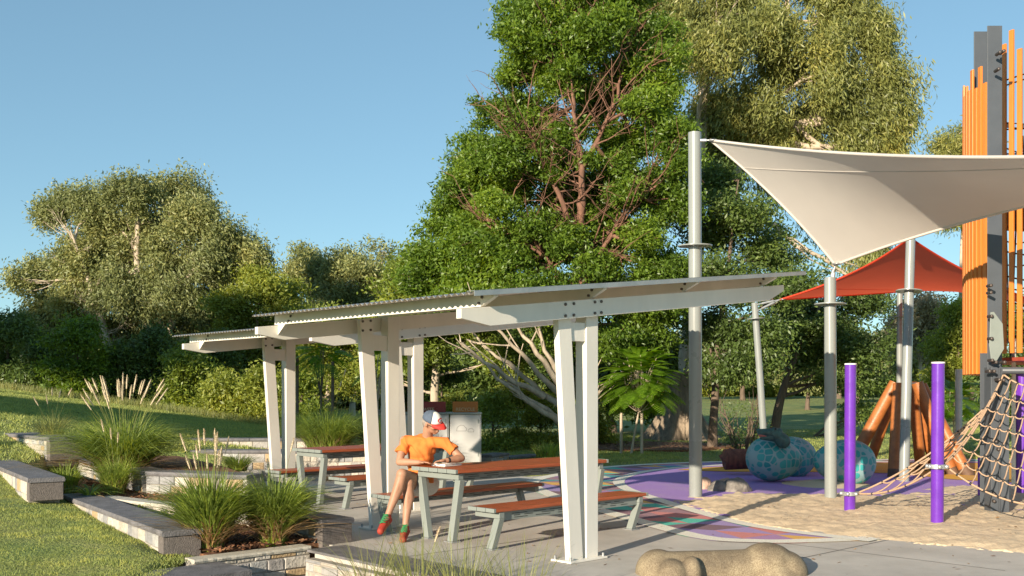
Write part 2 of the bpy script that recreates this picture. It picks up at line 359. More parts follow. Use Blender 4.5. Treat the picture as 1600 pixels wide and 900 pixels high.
# saw-cut joints in the pavement, thin dark recess strips
mbj = MB()
def strip(mb, p0, p1, w_, z):
    p0, p1 = Vector(p0), Vector(p1); t = (p1-p0).normalized(); s_ = Vector((-t.y, t.x))*w_/2
    mb.add([(*(p0-s_), z), (*(p1-s_), z), (*(p1+s_), z), (*(p0+s_), z)], [(0, 1, 2, 3)])
for v_ in (-1.4, 1.25, 3.95, 6.9): strip(mbj, xy(UV(-1.2, v_)), xy(UV(4.2 if v_ > 0 else 8, v_)), .012, .003)
for u_ in (2.2, 5.4): strip(mbj, xy(UV(u_, -3)), xy(UV(u_, .2 if u_ < 3 else -1.6)), .012, .0032)
jo = mbj.build('pavement_joints', plain('joint_sealant', (.12, .11, .10), .9)); tag(jo, kind='structure')
def band(name, line_a, line_b, z, mat):
    n = len(line_a); vs = [(*p, z) for p in line_a]+[(*p, z) for p in line_b]
    o = MB().add(vs, [(i, i+1, n+i+1, n+i) for i in range(n-1)]).build(name, mat)
    return tag(o, kind='structure')
def offset(line, w_):
    out = []
    for i, p in enumerate(line):
        a = np.array(line[max(i-1, 0)]); b = np.array(line[min(i+1, len(line)-1)]); t = b-a; t = t/np.linalg.norm(t)
        out.append((p[0]-t[1]*w_, p[1]+t[0]*w_))
    return out
poly_obj('mosaic_rubber_path', OUs+[p for p in INs if p[1] > 10.9][::-1], None, .004, m_mosaic)
poly_obj('purple_rubber_surface', [p for p in INs if p[1] > 13]+[(16, 13)], None, .008, m_rub_p)
band('outer_cream_border', OUs, offset(OUs, -.24), .0085, m_cream)
inr = [p for p in INs if 10.9 < p[1]]
band('inner_cream_border', inr, offset(inr, .2), .0125, m_cream)
yl = smooth_line([(3.3, 20.5), (4.3, 20.0), (6.0, 19.9), (7.4, 19.5), (7.9, 18.2), (9.4, 17.4), (12, 17.2), (16, 17)], 6)
poly_obj('yellow_rubber_surface', yl+[(16, 21), (12, 22.35), (8, 22.55), (5.6, 21.95), (4.0, 21.1)], None, .0165, m_rub_y)
# sand pit: a rough displaced sheet that laps over the rubber
def noise2(X, Y, seed, freqs=((1.3, .5), (3.1, .3), (7.3, .2), (15, .12), (31, .07))):
    r = np.random.RandomState(seed); o = np.zeros_like(X)
    for f, a in freqs:
        for k in range(5):
            th = r.rand()*6.28; ph = r.rand()*6.28; ff = f*(.7+.6*r.rand())
            o += a*np.sin(ff*(X*np.cos(th)+Y*np.sin(th))+ph+1.7*np.sin(ff*.53*(X*np.sin(th)-Y*np.cos(th))+ph*2))/2.2
    return o
sx_ = np.arange(1.6, 12, .045); sy_ = np.arange(8.4, 18.6, .045); X, Y = np.meshgrid(sx_, sy_)
poly_s = [p for p in INs if p[1] < 19]+[(12, 19), (13, 8)]
line = np.array(INs); dmin = np.full(X.shape, 9.0)
for p in line[::2]: dmin = np.minimum(dmin, np.hypot(X-p[0], Y-p[1]))
dmin = np.minimum(dmin, 9); ins = in_poly(X, Y, poly_s)
nz = noise2(X, Y, 3)
edge_y = np.interp(X, [2, 3, 4.2, 5.2, 6.5, 7.5, 9, 12], [14.7, 15.1, 15.25, 15.1, 15.9, 16.8, 17.4, 17.6])+nz*.55
Z = .035+.016*nz+.02*noise2(X, Y, 8, ((9, .3), (22, .3), (45, .3)))
Z = Z-np.clip((Y-edge_y)*.11, -0.0, .3)
Z = Z-np.clip((.3-dmin), 0, 1)*.11
mound = .09*np.exp(-(((X-5.3)/.55)**2+((Y-17.4)/.6)**2)); Z = np.maximum(Z, mound-.01+.006*nz)
Z = np.where(ins, Z, -.3)
tag(np_mesh('sand', np.stack([X, Y, Z], -1).reshape(-1, 3), grid_faces(len(sx_), len(sy_)), m_sand, smooth=True), kind='structure')

# planting beds (mulch), with loose chips
def bed(name, pts, z, mat=m_mulch): return poly_obj(name, pts, z-.3, z, mat)
B1, B2 = G(162, 775, .24), G(285, 789, .24)
bed('front_planting_bed', [(-3.1, 10.0), xy(UV(-2.55, 2.49)), xy(UV(-1.3, 2.49)), xy(UV(-1.3, 5.2)), (A3[0]+.2, A3[1]), xy(B1), (-5.6, 13.3)], .015)
bed('middle_planting_bed', [xy(B2), (A3[0]+.15, A3[1]-.35), xy(A3), xy(A2), xy(A1), (-7.3, 15.2), (-5.65, 13.3), xy(B1)], .20)
bed('upper_planting_bed', [xy(A1), xy(A2), xy(A3), (-4.5, 15.7), (-5.8, 17.8), (-7.9, 18.3)], .46)
bed('lower_planting_bed', [xy(UV(-1.6, 2.35)), xy(UV(-2.7, 2.35)), xy(UV(-3.4, -.5)), xy(UV(-3.4, -4)), xy(UV(-1.6, -4))], -.30)
rs = np.random.RandomState(5)
def chips(name, poly, z, n):
    p = np.array(poly); lo, hi = p.min(0), p.max(0); XY = lo+(hi-lo)*rs.rand(n*2, 2); k = in_poly(XY[:, 0], XY[:, 1], poly); XY = XY[k][:n]; n = len(XY)
    a = rs.rand(n)*6.28; L = .012+.03*rs.rand(n); W = .005+.008*rs.rand(n); zz = z+.004+.02*rs.rand(n)
    d = np.stack([np.cos(a), np.sin(a), rs.randn(n)*.3], -1); s_ = np.stack([-np.sin(a), np.cos(a), rs.randn(n)*.4], -1); c = np.column_stack([XY, zz])
    V = np.stack([c-d*L[:, None]-s_*W[:, None], c+d*L[:, None]-s_*W[:, None], c+d*L[:, None]+s_*W[:, None], c-d*L[:, None]+s_*W[:, None]], 1).reshape(-1, 3)
    tag(np_mesh(name, V, np.arange(4*n).reshape(-1, 4), m_mulchbit), 'loose reddish bark chips scattered over a planting bed', 'mulch', kind='stuff')
chips('bark_chips', [xy(UV(-2.6, 2.5)), xy(UV(-1.35, 2.5)), xy(UV(-1.35, 5)), xy(UV(-2.6, 6.6))], .04, 7000)
chips('bark_chips', [xy(UV(-1.7, 2.2)), xy(UV(-2.7, 2.2)), xy(UV(-3.2, -1)), xy(UV(-1.7, -1))], -.30, 7000)
chips('bark_chips', [xy(B2), xy(A3), xy(A2), xy(A1), xy(B1)], .20, 5000)
mb = MB(); c0 = G(1000, 700, .05)
pts = [(c0[0]+math.cos(a)*(3.1+.3*math.sin(3*a)), c0[1]+1.2+math.sin(a)*(2.1+.3*math.cos(4*a))) for a in np.linspace(0, 6.28, 26)[:-1]]
poly_obj('mulch_under_trees', pts, -.2, hz(c0[0], c0[1])+.06, m_mulch)

# ------------------------------------------------------------------ stone walls
def roughslab(mb, x0, x1, y0, y1, z0, z1, r, j=.011):       # slab with rock-faced, split edges
    n = max(2, int((x1-x0)/.045)); rows = []
    for i in range(n+1):
        x = x0+(x1-x0)*i/n; a = [r.uniform(0, j) for _ in range(4)]; zz_ = (z0+z1)/2
        rows.append([(x, y0+.004+a[0]*.5, z0), (x, y0-j*.5+a[1], zz_), (x, y0+.006+a[0]*.4, z1), (x, y1-.006-a[2]*.4, z1), (x, y1+j*.5-a[3], zz_), (x, y1-.004-a[2]*.5, z0)])
    for e_, sg in ((0, -1), (n, 1)):
        rows[e_] = [(q[0]-sg*(r.uniform(0, .004)), q[1], q[2]) for q in rows[e_]]
    vs = [q for row in rows for q in row]; fs = [(i*6+k, i*6+(k+1) % 6, (i+1)*6+(k+1) % 6, (i+1)*6+k) for i in range(n) for k in range(6)]
    fs = [f[::-1] for f in fs]+[tuple(range(6))[::-1][::-1], tuple(range(n*6+5, n*6-1, -1))]
    mb.add(vs, fs)
def wall(p0, p1, z0, z1, th, label, cap=m_cap, capn='cap', face=m_stone, block=0.0, both=True, group=None, end_lab=None, seed=1, capz=.055, over=.02):
    p0, p1 = Vector(p0).xy, Vector(p1).xy; d = p1-p0; L = d.length
    e = empty('retaining_wall', (p0.x, p0.y, 0), math.atan2(d.y, d.x), label, 'wall', group)
    r = random.Random(seed); b0 = block
    MB().box(b0+.001, L, -th/2+.012, th/2-.012, z0-.1, z1-capz).build('core', m_mortar, e)
    mb = MB(); sides = (-1, 1) if both else (-1,)
    for s in sides:
        z = z0-.03
        while z < z1-capz-.015:
            hh = min(r.uniform(.08, .145), z1-capz-z)
            if z1-capz-z-hh < .03: hh = z1-capz-z
            x = b0+.004
            while x < L-.01:
                wdt = min(r.uniform(.09, .30), L-x)
                if L-x-wdt < .05: wdt = L-x
                pr = r.uniform(0, .012); j = .006; y_out = s*(th/2+pr-.004); y_in = s*(th/2-.05)
                j2 = [r.uniform(-.006, .006) for _ in range(4)]
                c = [(x+j, z+j), (x+wdt-j, z+j+j2[0]), (x+wdt-j+j2[1], z+hh-j), (x+j, z+hh-j+j2[2])]
                ins_ = .008; cx = x+wdt/2; cz = z+hh/2
                o_ = [(q[0]+(ins_ if q[0] < cx else -ins_), q[1]+(ins_ if q[1] < cz else -ins_)) for q in c]
                vs = [(q[0], y_in, q[1]) for q in c]+[(q[0], y_out-s*.008, q[1]) for q in c]+[(q[0], y_out, q[1]) for q in o_]
                fs = [(4+i, 4+(i+1) % 4, 8+(i+1) % 4, 8+i) for i in range(4)]+[(i, (i+1) % 4, 4+(i+1) % 4, 4+i) for i in range(4)]+[(8, 9, 10, 11)]
                if s > 0: fs = [f[::-1] for f in fs]
                mb.add(vs, fs); x += wdt
            z += hh
    mb.build('stone_facing', face, e)
    if block: MB().box(-.0, block, -th/2-.004, th/2+.004, z0-(.15 if z0 < .1 else .0), z1-capz-.004).build('end_block', m_block, e, bevel=.006)
    if cap:
        x = -over if block else 0; k = 0; mbc = MB()
        while x < L:
            l = min(r.uniform(.9, 1.3), L-x)
            if L-x-l < .3: l = L-x
            nn = 10; y0, y1 = -th/2-over, th/2+over
            roughslab(mbc, x+.003, x+l-.003, y0, y1, z1-capz, z1, r); x += l
        o = mbc.build(capn, cap, e)
    return e
u0 = -2.86
wall((-3.17, 9.85), (-5.68, 13.35), 0, .26, .36, 'long low stone wall with dark bluestone cap between the front lawn and the large grasses', block=.16, seed=2)
wall((-5.66, 12.45), (-8.7, 16.9), .262, .54, .38, 'dark capped low stone wall running out of the left edge of the photo', block=.16, seed=3)
wall(P(104, 684, 16.2), P(14, 676, 18.4), .5, .86, .5, 'short farthest capped stone wall set into the lawn on the left', block=.16, seed=4)
wall(UV(-1.20, 2.42), UV(-1.20, 4.9), 0, .26, .36, 'short low wall with rough dark block end beside the shelter floor', block=.14, seed=5)
wall(A1, A2, .2, .5, .36, 'low bluestone capped wall running diagonally below the tallest feathery grass', seed=6)
wall(A2, A3, .15, .5, .36, 'dark capped stone wall crossing behind the two large front grasses', seed=7)
wall(B1, B2, .0, .24, .2, 'narrow pale capped stone step between strappy plants', cap=m_capw, seed=8, capz=.04)
wall(B2, Vector((A3[0]+.15, A3[1]-.4, 0)), .0, .24, .2, 'pale capped stone edging half hidden behind the large front grasses', cap=m_capw, seed=18, capz=.04)
wall((-7.2, 18.3), (-1.9, 18.3), .0, .54, .4, 'long dark capped stone wall behind the far picnic table', seed=9)
wall((-8.2, 19.6), (-3.2, 19.9), .4, .68, .35, 'farthest dark kerb wall at the edge of the back lawn', seed=10)
wall(UV(-1.6, 2.38), UV(-2.86, 2.38), -.32, 0.035, .16, 'pale topped stone edging in front of the grass bed', cap=m_capw, seed=11, capz=.04, both=True)
wall(UV(-1.62, -4), UV(-1.62, 2.28), -.32, -.03, .12, 'stone faced drop along the edge of the dark paver strip', cap=None, seed=12)
wall(P(755, 712, 22.5), P(783, 712, 23.4), -.1, .18, .4, 'small square stone pier with dark cap beside the bin cabinets', seed=13)
wall(P(786, 716, 23.5), P(838, 716, 24.5), -.1, .08, .35, 'thin dark edging kerb on the lawn right of the bin cabinets', seed=14)
# dark paver strips
mb = MB(); v = -4.0; k = 0
while v < 2.28:
    l = min(1.0, 2.28-v); M = Matrix.Translation(UV(-1.2, v)) @ Matrix.Rotation(AU, 4, 'Z'); mb.box(-.46, 0, .003, l-.003, -.02, .006, M); v += l
tag(mb.build('paver_strip', m_cap, bevel=.003), kind='structure')
mb = MB(); M = Matrix.Translation(UV(-2.62, 2.3)) @ Matrix.Rotation(AU, 4, 'Z')
for i in range(3): mb.box(-.75+i*.0, .0, -.66-.6*i+.004, -.06-.6*i-.004, -.36, -.0-.14*i, M)
for i in range(3): mb.box(-1.55, -.758, -.66-.6*i+.004, -.06-.6*i-.004, -.36, -.0-.14*i, M)
tag(mb.build('paver_steps', m_cap, bevel=.004), kind='structure')

# ------------------------------------------------------------------ lawn blades
def blades(name, poly, n, hmin, hmax, wdt, mat, label, seed, lean=.6, dens=None):
    r = np.random.RandomState(seed); p = np.array(poly); lo, hi = p.min(0), p.max(0); XY = lo+(hi-lo)*r.rand(n*3, 2)
    k = in_poly(XY[:, 0], XY[:, 1], poly) & ~in_poly(XY[:, 0], XY[:, 1], HARD)
    XY = XY[k][:n]; n = len(XY); z = HZ(XY[:, 0], XY[:, 1])-.004
    pat = .75+.5*noise2(XY[:, 0], XY[:, 1], 21, ((2, .3), (5, .4), (11, .4)))
    h = (hmin+(hmax-hmin)*r.rand(n))*np.clip(pat, .35, 1.4); a = r.rand(n)*6.28; b = r.rand(n)*6.28
    s_ = np.stack([np.cos(a), np.sin(a), 0*a], -1)*wdt; ln = np.stack([np.cos(b), np.sin(b), 0*b], -1)*(h*lean*r.rand(n))[:, None]
    c = np.column_stack([XY, z]); V = np.stack([c-s_, c+s_, c+ln+np.column_stack([0*h, 0*h, h])], 1).reshape(-1, 3)
    tag(np_mesh(name, V, np.arange(3*n).reshape(-1, 3), mat), label, 'grass', kind='stuff')
blades('lawn_grass', [(-9, 7.5), (-2.8, 7.5), (-3.0, 10.2), (-6.9, 14.2), (-11, 17), (-11, 12)], 190000, .015, .04, .0035, m_blade, 'short clumpy mown grass on the front left lawn', 31, 1.3)
blades('lawn_grass', [(-16, 14), (-6.5, 14), (-5.5, 19), (-1, 20), (4, 24), (4, 36), (-26, 37)], 330000, .04, .09, .010, m_blade, 'mown grass on the rising back lawn', 32, 1.0)
blades('lawn_grass', [(0, 21), (2, 22), (16, 24), (22, 40), (0, 36)], 50000, .03, .07, .01, m_blade, 'mown grass behind the playground', 33, 1.0)

# ------------------------------------------------------------------ picnic shelters
SL = .111
def shelter(name, u0, v0, L, label, back=.2):
    e = empty(name, UV(u0, v0), AU, label, 'shelter', 'staggered white picnic shelters')
    zb = lambda x: 2.30+SL*x; D = .165
    for k, y0 in enumerate((0, L)):
        sg = -1 if k == 0 else 1
        MB().side([(-.083, .02), (.083, .02), (.083, zb(.083)+D-.003), (-.083, zb(-.083)+D-.003)], y0-.07, y0+.07).build('column', m_white, e, bevel=.006)
        MB().side([(-.30, .02), (-.128, .02), (-.305, zb(-.4)+D-.004), (-.475, zb(-.47)+D-.004)], y0-.07+(.0 if k == 0 else .0), y0+.0).build('raking_column', m_white, e, bevel=.005)
        MB().side([(-.30, 2.06), (-.084, 2.06), (-.084, 2.235), (-.30, 2.235)], y0-.055, y0-.02).build('tie_plate', m_white, e, bevel=.003)
        b0, b1 = (y0-.135, y0-.0725) if k == 0 else (y0+.0725, y0+.135)
        xl, xr = -1.69, 3.23
        MB().side([(xl, zb(xl)+.085), (xl+.33, zb(xl+.33)), (xr-.30, zb(xr-.30)), (xr, zb(xr)+.095), (xr, zb(xr)+D), (xl, zb(xl)+D)], b0, b1).build('beam', m_white, e, bevel=.004)
        yb = b0 if k == 0 else y0-.07
        bits('bolt', MB().tube([(0, .004, 0), (0, -.012, 0)], .014, 8), m_bolt, e, [(bx, yb, zb(bx)+bz) for bx in (-.44, -.33, -.04, .05) for bz in (.03, .135) if not (k == 1 and bx > -.3)])
        MB().box(-.36, .15, y0-.13, y0+.13, .003, .022).build('base_plate', m_white, e, bevel=.003)
        bits('anchor_bolt', MB().tube([(0, 0, 0), (0, 0, .035)], .012, 8), m_gal, e, [(bx, y0+by, .02) for bx, by in ((-.33, -.1), (.12, -.1), (.12, .1), (-.33, .1))])
    zt = lambda x: zb(x)+D+.002
    for i, x in enumerate((-1.41, -.03, 1.40, 2.86)):
        M = Matrix.Translation((x, 0, zt(x)))
        ys, ye = -.26, L+back-.04; h = .105
        m = MB(); pts = [(ys, h), (ys, h-.03), (ys+.17, 0), (ye, 0), (ye, h)]
        m.add([M @ Vector((-.028, p[0], p[1])) for p in pts]+[M @ Vector((.028, p[0], p[1]+.056*SL)) for p in pts], [(0, 1, 2, 3, 4)[::-1], (5, 6, 7, 8, 9)]+[(i2, (i2+1) % 5, 5+(i2+1) % 5, 5+i2) for i2 in range(5)])
        po = m.build('purlin', m_white, e, bevel=.003)
        bits('bolt', MB().tube([(0, 0, 0), (-.014, 0, 0)], .013, 8), m_bolt, po, [(x-.028, y+dy, zt(x)+dz) for y in (-.10, L-.16) for dy, dz in ((-.02, .08), (.02, .03))])
    x = -1.43; m = MB(); z_ = zt(x)
    m.add([(x-.02, L+.07, z_), (x+.03, L+.07, z_), (x+.03, L-.08, z_), (x-.02, L-.08, z_), (x-.02, L+.07, z_-.11), (x+.03, L+.07, z_-.11)], [(0, 1, 2, 3), (0, 3, 4), (1, 5, 2), (3, 2, 5, 4), (0, 4, 5, 1)])
    m.build('gusset', m_white, e)
    # corrugated sheet, ribs run down the slope
    ya, yb_ = -.30, L+back; ny = int((yb_-ya)/.076*8); xs = [-1.69, -.9, 0, 1.2, 2.4, 3.42]
    yy = np.linspace(ya, yb_, ny); V = []
    for dz in (.018, .013):
        V = []
        for x in xs:
            V += [(x, y, zt(x)+.105+dz+.009*math.sin(2*math.pi*y/.076)) for y in yy]
        i = np.arange(len(xs)*ny).reshape(len(xs), ny); F = np.stack([i[:-1, :-1], i[1:, :-1], i[1:, 1:], i[:-1, 1:]], -1).reshape(-1, 4)
        np_mesh('roof_sheet' if dz > .015 else 'roof_lining', V, F, m_gal if dz > .015 else m_white, e, smooth=True)
    m = MB()
    x0, x1 = xs[0]-.002, xs[-1]+.002
    for a, b, c_, d_ in ((ya-.006, ya-.002, -.012, .034), (ya-.006, ya+.09, .0305, .034)):
        m.add([(x0, a, zt(x0)+.105+c_), (x1, a, zt(x1)+.105+c_), (x1, b, zt(x1)+.105+c_), (x0, b, zt(x0)+.105+c_), (x0, a, zt(x0)+.105+d_), (x1, a, zt(x1)+.105+d_), (x1, b, zt(x1)+.105+d_), (x0, b, zt(x0)+.105+d_)],
              [(0, 3, 2, 1), (4, 5, 6, 7), (0, 1, 5, 4), (2, 3, 7, 6), (0, 4, 7, 3), (1, 2, 6, 5)])
    m.build('barge_flashing', m_gal, e)
    return e
shelter('picnic_shelter', 0, 0, 3.12, 'nearer white steel picnic shelter with corrugated skillion roof over the seated reader')
shelter('picnic_shelter', 1.22, 4.2, 3.2, 'farther white steel picnic shelter over the empty table, its roof edge lowest at left', .45)

# ------------------------------------------------------------------ picnic tables and benches
def slats(mb, x0, x1, y0, y1, z0, z1, n):
    w_ = (y1-y0)/n
    for i in range(n): mb.box(x0, x1, y0+i*w_+.004, y0+(i+1)*w_-.004, z0, z1)
def perf(e, x0, x1, y, z0, z1, r):
    m = MB().box(x0, x1, y-.015, y+.015, z0, z1); m.cm = 1; z = z0+.018
    while z < z1-.01:
        x = x0+.1+r.uniform(0, .1)
        while x < x1-.25:
            l = r.uniform(.08, .22)
            for s in (-1, 1): m.box(x, x+l, y+s*.0165-.0006, y+s*.0165+.0006, z, z+.006)
            x += l+r.uniform(.04, .14)
        z += .021
    m.build('perforated_apron', [m_zinc, m_black], e)
def bar(mb, p0, p1, wx, wy):
    p0, p1 = Vector(p0), Vector(p1); vs = []
    for p in (p0, p1):
        for dx, dy in ((-1, -1), (1, -1), (1, 1), (-1, 1)): vs.append(p+Vector((dx*wx/2, dy*wy/2, 0)))
    return mb.add(vs, [(3, 2, 1, 0), (4, 5, 6, 7)]+[(i, (i+1) % 4, 4+(i+1) % 4, 4+i) for i in range(4)])
LT = 2.40
def table(label, u, v):
    e = empty('picnic_table', UV(u, v), AU, label, 'table', 'slatted timber picnic tables')
    m = MB(); slats(m, .035, LT-.035, -.375, .375, .735, .775, 5); m.build('tabletop', m_timber, e, bevel=.008)
    for x in (0, LT-.034): m = MB(); slats(m, x, x+.034, -.375, .375, .733, .7765, 5); m.build('end_cap', m_zinc, e, bevel=.004)
    for x in (.10, LT-.10):
        MB().box(x-.035, x+.035, -.34, .34, .665, .730).build('rail', m_zinc, e, bevel=.004)
        for s in (-1, 1):
            m = MB(); bar(m, (x, s*.20, .012), (x, s*.325, .664), .07, .085); m.build('leg', m_zinc, e, bevel=.005)
            MB().box(x-.06, x+.06, s*.20-.07, s*.20+.07, .003, .012).build('foot_plate', m_gal, e)
    perf(e, .14, LT-.14, -.18, .635, .732, random.Random(3)); return e
def bench(label, u, v, s, grp='slatted timber benches beside the tables'):
    e = empty('picnic_bench', UV(u, v), AU, label, 'bench', grp)
    m = MB(); slats(m, .035, LT-.035, -.20, .20, .392, .428, 3); m.build('seat', m_timber, e, bevel=.008)
    for x in (0, LT-.034): m = MB(); slats(m, x, x+.034, -.20, .20, .390, .430, 3); m.build('end_cap', m_zinc, e, bevel=.004)
    for x in (.12, LT-.12):
        MB().box(x-.035, x+.035, -.18 if s > 0 else -.185, .18 if s < 0 else .185, .325, .388).build('rail', m_zinc, e, bevel=.004)
        m = MB(); bar(m, (x, s*.03, .012), (x, s*.145, .324), .07, .085); m.build('leg', m_zinc, e, bevel=.005)
        MB().box(x-.06, x+.06, s*.03-.07, s*.03+.07, .003, .012).build('foot_plate', m_gal, e)
    perf(e, .16, LT-.16, s*.135, .30, .388, random.Random(5)); return e
TU, TV = -.36, 1.88
table('picnic table with an open book and the reader leaning on its left end', TU, TV)
bench('empty bench nearest the camera, in front of the reader\'s table', TU-.06, TV-.83, -1)
bench('bench behind the near table that the person in orange sits on', TU-.06, TV+.85, 1)
table('empty picnic table under the farther shelter', .56, 5.85)
bench('bench on the near side of the empty far table, its lower legs in shade', .52, 5.02, -1)
bench('bench on the far side of the empty far table', .52, 6.70, 1)

# ------------------------------------------------------------------ open book
bk = UV(-.02, 2.06, .7775)
e = empty('open_book', bk, AU+R(8), 'open paperback book lying on the near table under the reader\'s hands', 'book')
for s in (-1, 1):
    m = MB(); n = 8; vs = []
    for i in range(n+1):
        t = i/n; x = s*t*.135; z = .022*math.sin(min(1, t*1.3+.15)*math.pi*.62)*(1 if s < 0 else .75)
        for y in (-.1, .1): vs += [(x, y, .002), (x, y, z+.003)]
    fs = []
    for i in range(n):
        a = i*4; b = a+4; q = [(a+1, b+1, b+3, a+3), (a, a+2, b+2, b), (a, b, b+1, a+1), (a+2, a+3, b+3, b+2)]; fs += [f if s > 0 else f[::-1] for f in q]
    fs += [(n*4, n*4+2, n*4+3, n*4+1)]
    m.add(vs, fs); m.build('pages', m_paper, e)
m = MB(); m.box(-.14, .14, -.103, .103, .0, .002); m.build('cover', m_wh, e)
m = MB()
for s in (-1, 1):
    for i in range(11): m.box(s*.018 if s > 0 else -.12, .12 if s > 0 else -.018, -.085+i*.0165, -.083+i*.0165, .0245 if s < 0 else .0205, .0249 if s < 0 else .0209)

# ------------------------------------------------------------------ bin cabinets
def text(name, s, size, loc, rot, mat, parent, ext=.002):
    c = bpy.data.curves.new(name, 'FONT'); c.body = s; c.size = size; c.extrude = ext; c.align_x = 'CENTER'; c.align_y = 'CENTER'
    o = bpy.data.objects.new(name, c); COL.objects.link(o); dg = bpy.context.evaluated_depsgraph_get(); dg.update()
    me = bpy.data.meshes.new_from_object(o.evaluated_get(dg)); bpy.data.objects.remove(o)
    me.materials.clear(); me.materials.append(mat); o = bpy.data.objects.new(name, me); COL.objects.link(o); o.location = loc; o.rotation_euler = rot; o.parent = parent
    return o
m_line = plain('thin_engraved_line', (.16, .15, .14), .7, .1)
def cabinet(px0, px1, d, panel, word, label, hills):
    x0, x1 = (px0-800)/1600*d, (px1-800)/1600*d; W = x1-x0
    e = empty('bin_cabinet', (x0, d, 0), R(4), label, 'bin', 'bin cabinets behind the shelter')
    MB().box(0, W, 0, .75, 0.03, 1.09).build('body', m_cab, e, bevel=.01)
    MB().box(-.015, W+.015, -.03, .78, 1.092, 1.13).build('lid', m_zinc, e, bevel=.004)
    p = MB().box(.06, W-.06, .30, .315, 1.13, 1.36).build('sign_panel', panel, e, bevel=.003)
    t = text('lettering', word, .10, (W/2, .298, 1.19), (R(90), 0, 0), m_cream_l, p)
    m = MB().box(.03, W-.03, -.018, -.001, .08, 1.05); m.cm = 1
    for (hx, hz_, s) in hills:
        pts = [(-.10, 0), (.10, 0), (.115, .05), (.05, .115), (-.02, .125), (-.09, .07), (-.10, 0)]
        for a, b in zip(pts, pts[1:]): m.tube([(hx+a[0]*s, -.020, hz_+a[1]*s), (hx+b[0]*s, -.020, hz_+b[1]*s)], .0035, 5)
    do = m.build('door', [m_cab, m_line], e); bits('hinge', MB().box(0, .02, -.03, -.019, 0, .09), m_zinc, do, [(W-.075, 0, .2), (W-.075, 0, .9)])
m_cream_l = plain('pale_lettering', (.55, .42, .22), .5, .05)
m_pred = plain('dark_red_panel', (.22, .010, .012), .3, .1, 4, .02); m_por = plain('amber_panel', (.42, .12, .010), .3, .1, 4, .02)
cabinet(631, 701, 21.6, m_pred, 'WASTE', 'grey bin cabinet with dark red sign panel behind the reader', [(.62, .62, 1.0), (.3, .66, .6)])
cabinet(703, 752, 21.7, m_por, 'RECYCLE', 'grey bin cabinet with amber sign panel right of the red one', [(.24, .74, 1.0), (.44, .72, .6)])

# ------------------------------------------------------------------ poles
def pole(name, base, top, r0, r1, label, ring=None, mat=m_pole, cat='pole', grp=None, ringr=2.6, cap=None, n=28):
    base, top = Vector(base), Vector(top); e = empty(name, base, 0, label, cat, grp); t = top-base
    MB().tube([(0, 0, -.25), t*.5, t], [r0, (r0+r1)/2, r1], n).build('shaft', mat, e)
    if ring is not None:
        c = t*ring; d = t.normalized(); MB().tube([c-d*.008, c+d*.008], r0*ringr, 28).build('anti_climb_disc', m_pole, e)
    if cap: MB().tube([t+Vector((0, 0, .001)), t+Vector((0, 0, .018))], r1*1.06, n).build('cap', cap, e)
    return e
gp = 'grey steel shade sail masts'
bA, tA = G(1087, 775, .02), P(1085.5, 207, 15.2)
pole('shade_mast', bA, tA, .098, .096, 'tallest grey shade mast, standing right of the near shelter roof', .69, grp=gp)
bB, tB = G(1298, 778, .03), P(1297, 434, 15.0)
pole('shade_mast', bB, tB, .088, .085, 'grey shade mast at the sand edge holding the low corner of the cream sail', .88, grp=gp)
bC, tC = G(1412, 750, .03), P(1423, 366, 18.3)
pole('shade_mast', bC, tC, .088, .080, 'grey shade mast leaning slightly in front of the timber log frame', .765, grp=gp)
bD, tD = P(1197, 722, 22.0), P(1179, 473, 22.0)
pole('shade_mast', bD, tD, .075, .07, 'slim leaning grey mast behind the spotted eggs at the red sail tip', .90, grp=gp)
bE, tE = P(1405, 716, 24.0), P(1406, 440, 24.0)
pole('shade_mast', bE, tE, .07, .065, 'far grey mast mostly hidden behind the leaning mast', .80, grp=gp)
pole('bollard_post', P(1498, 716, 23.0), P(1498, 577, 23.0), .075, .075, 'plain short grey post far behind the sand beside the tower', mat=m_gal, cat='post')
def lug(e, z, r, rot=0):
    m = MB(); m.tube([(0, 0, z-.025), (0, 0, z+.025)], r*1.45, 28)
    cr = m.build('clamp_ring', m_gal, e, bevel=.006)
    bits('bolt', MB().ball((0, 0, 0), .028, 10, 6), m_gal, cr, [(math.cos(k*math.pi/3+rot)*r*1.5, math.sin(k*math.pi/3+rot)*r*1.5, z) for k in range(6)])
p1b = G(1327.5, 797, .03); e1 = pole('net_post', p1b, P(1329, 570, p1b.y), .073, .073, 'purple net post at left, ringed low down near the sand', mat=m_purple, cat='post', grp='purple rope net posts', cap=m_wh); lug(e1, .22, .073)
p2b = G(1464, 817, .03); e2 = pole('net_post', p2b, P(1466, 568, p2b.y), .073, .073, 'purple net post nearest the camera, ringed at mid height', mat=m_purple, cat='post', grp='purple rope net posts', cap=m_wh); lug(e2, .67, .073, .4)
pole('net_post', P(1597, 742, 14.6), P(1597, 575, 14.6), .09, .09, 'purple post behind the net cut by the right edge of the photo', mat=m_purple, cat='post', grp='purple rope net posts')
pole('net_post', P(1531, 768, 15.2), P(1531, 715, 15.2), .03, .03, 'thin purple stub left of the charcoal tower column', mat=m_purple, cat='post', grp='purple rope net posts')

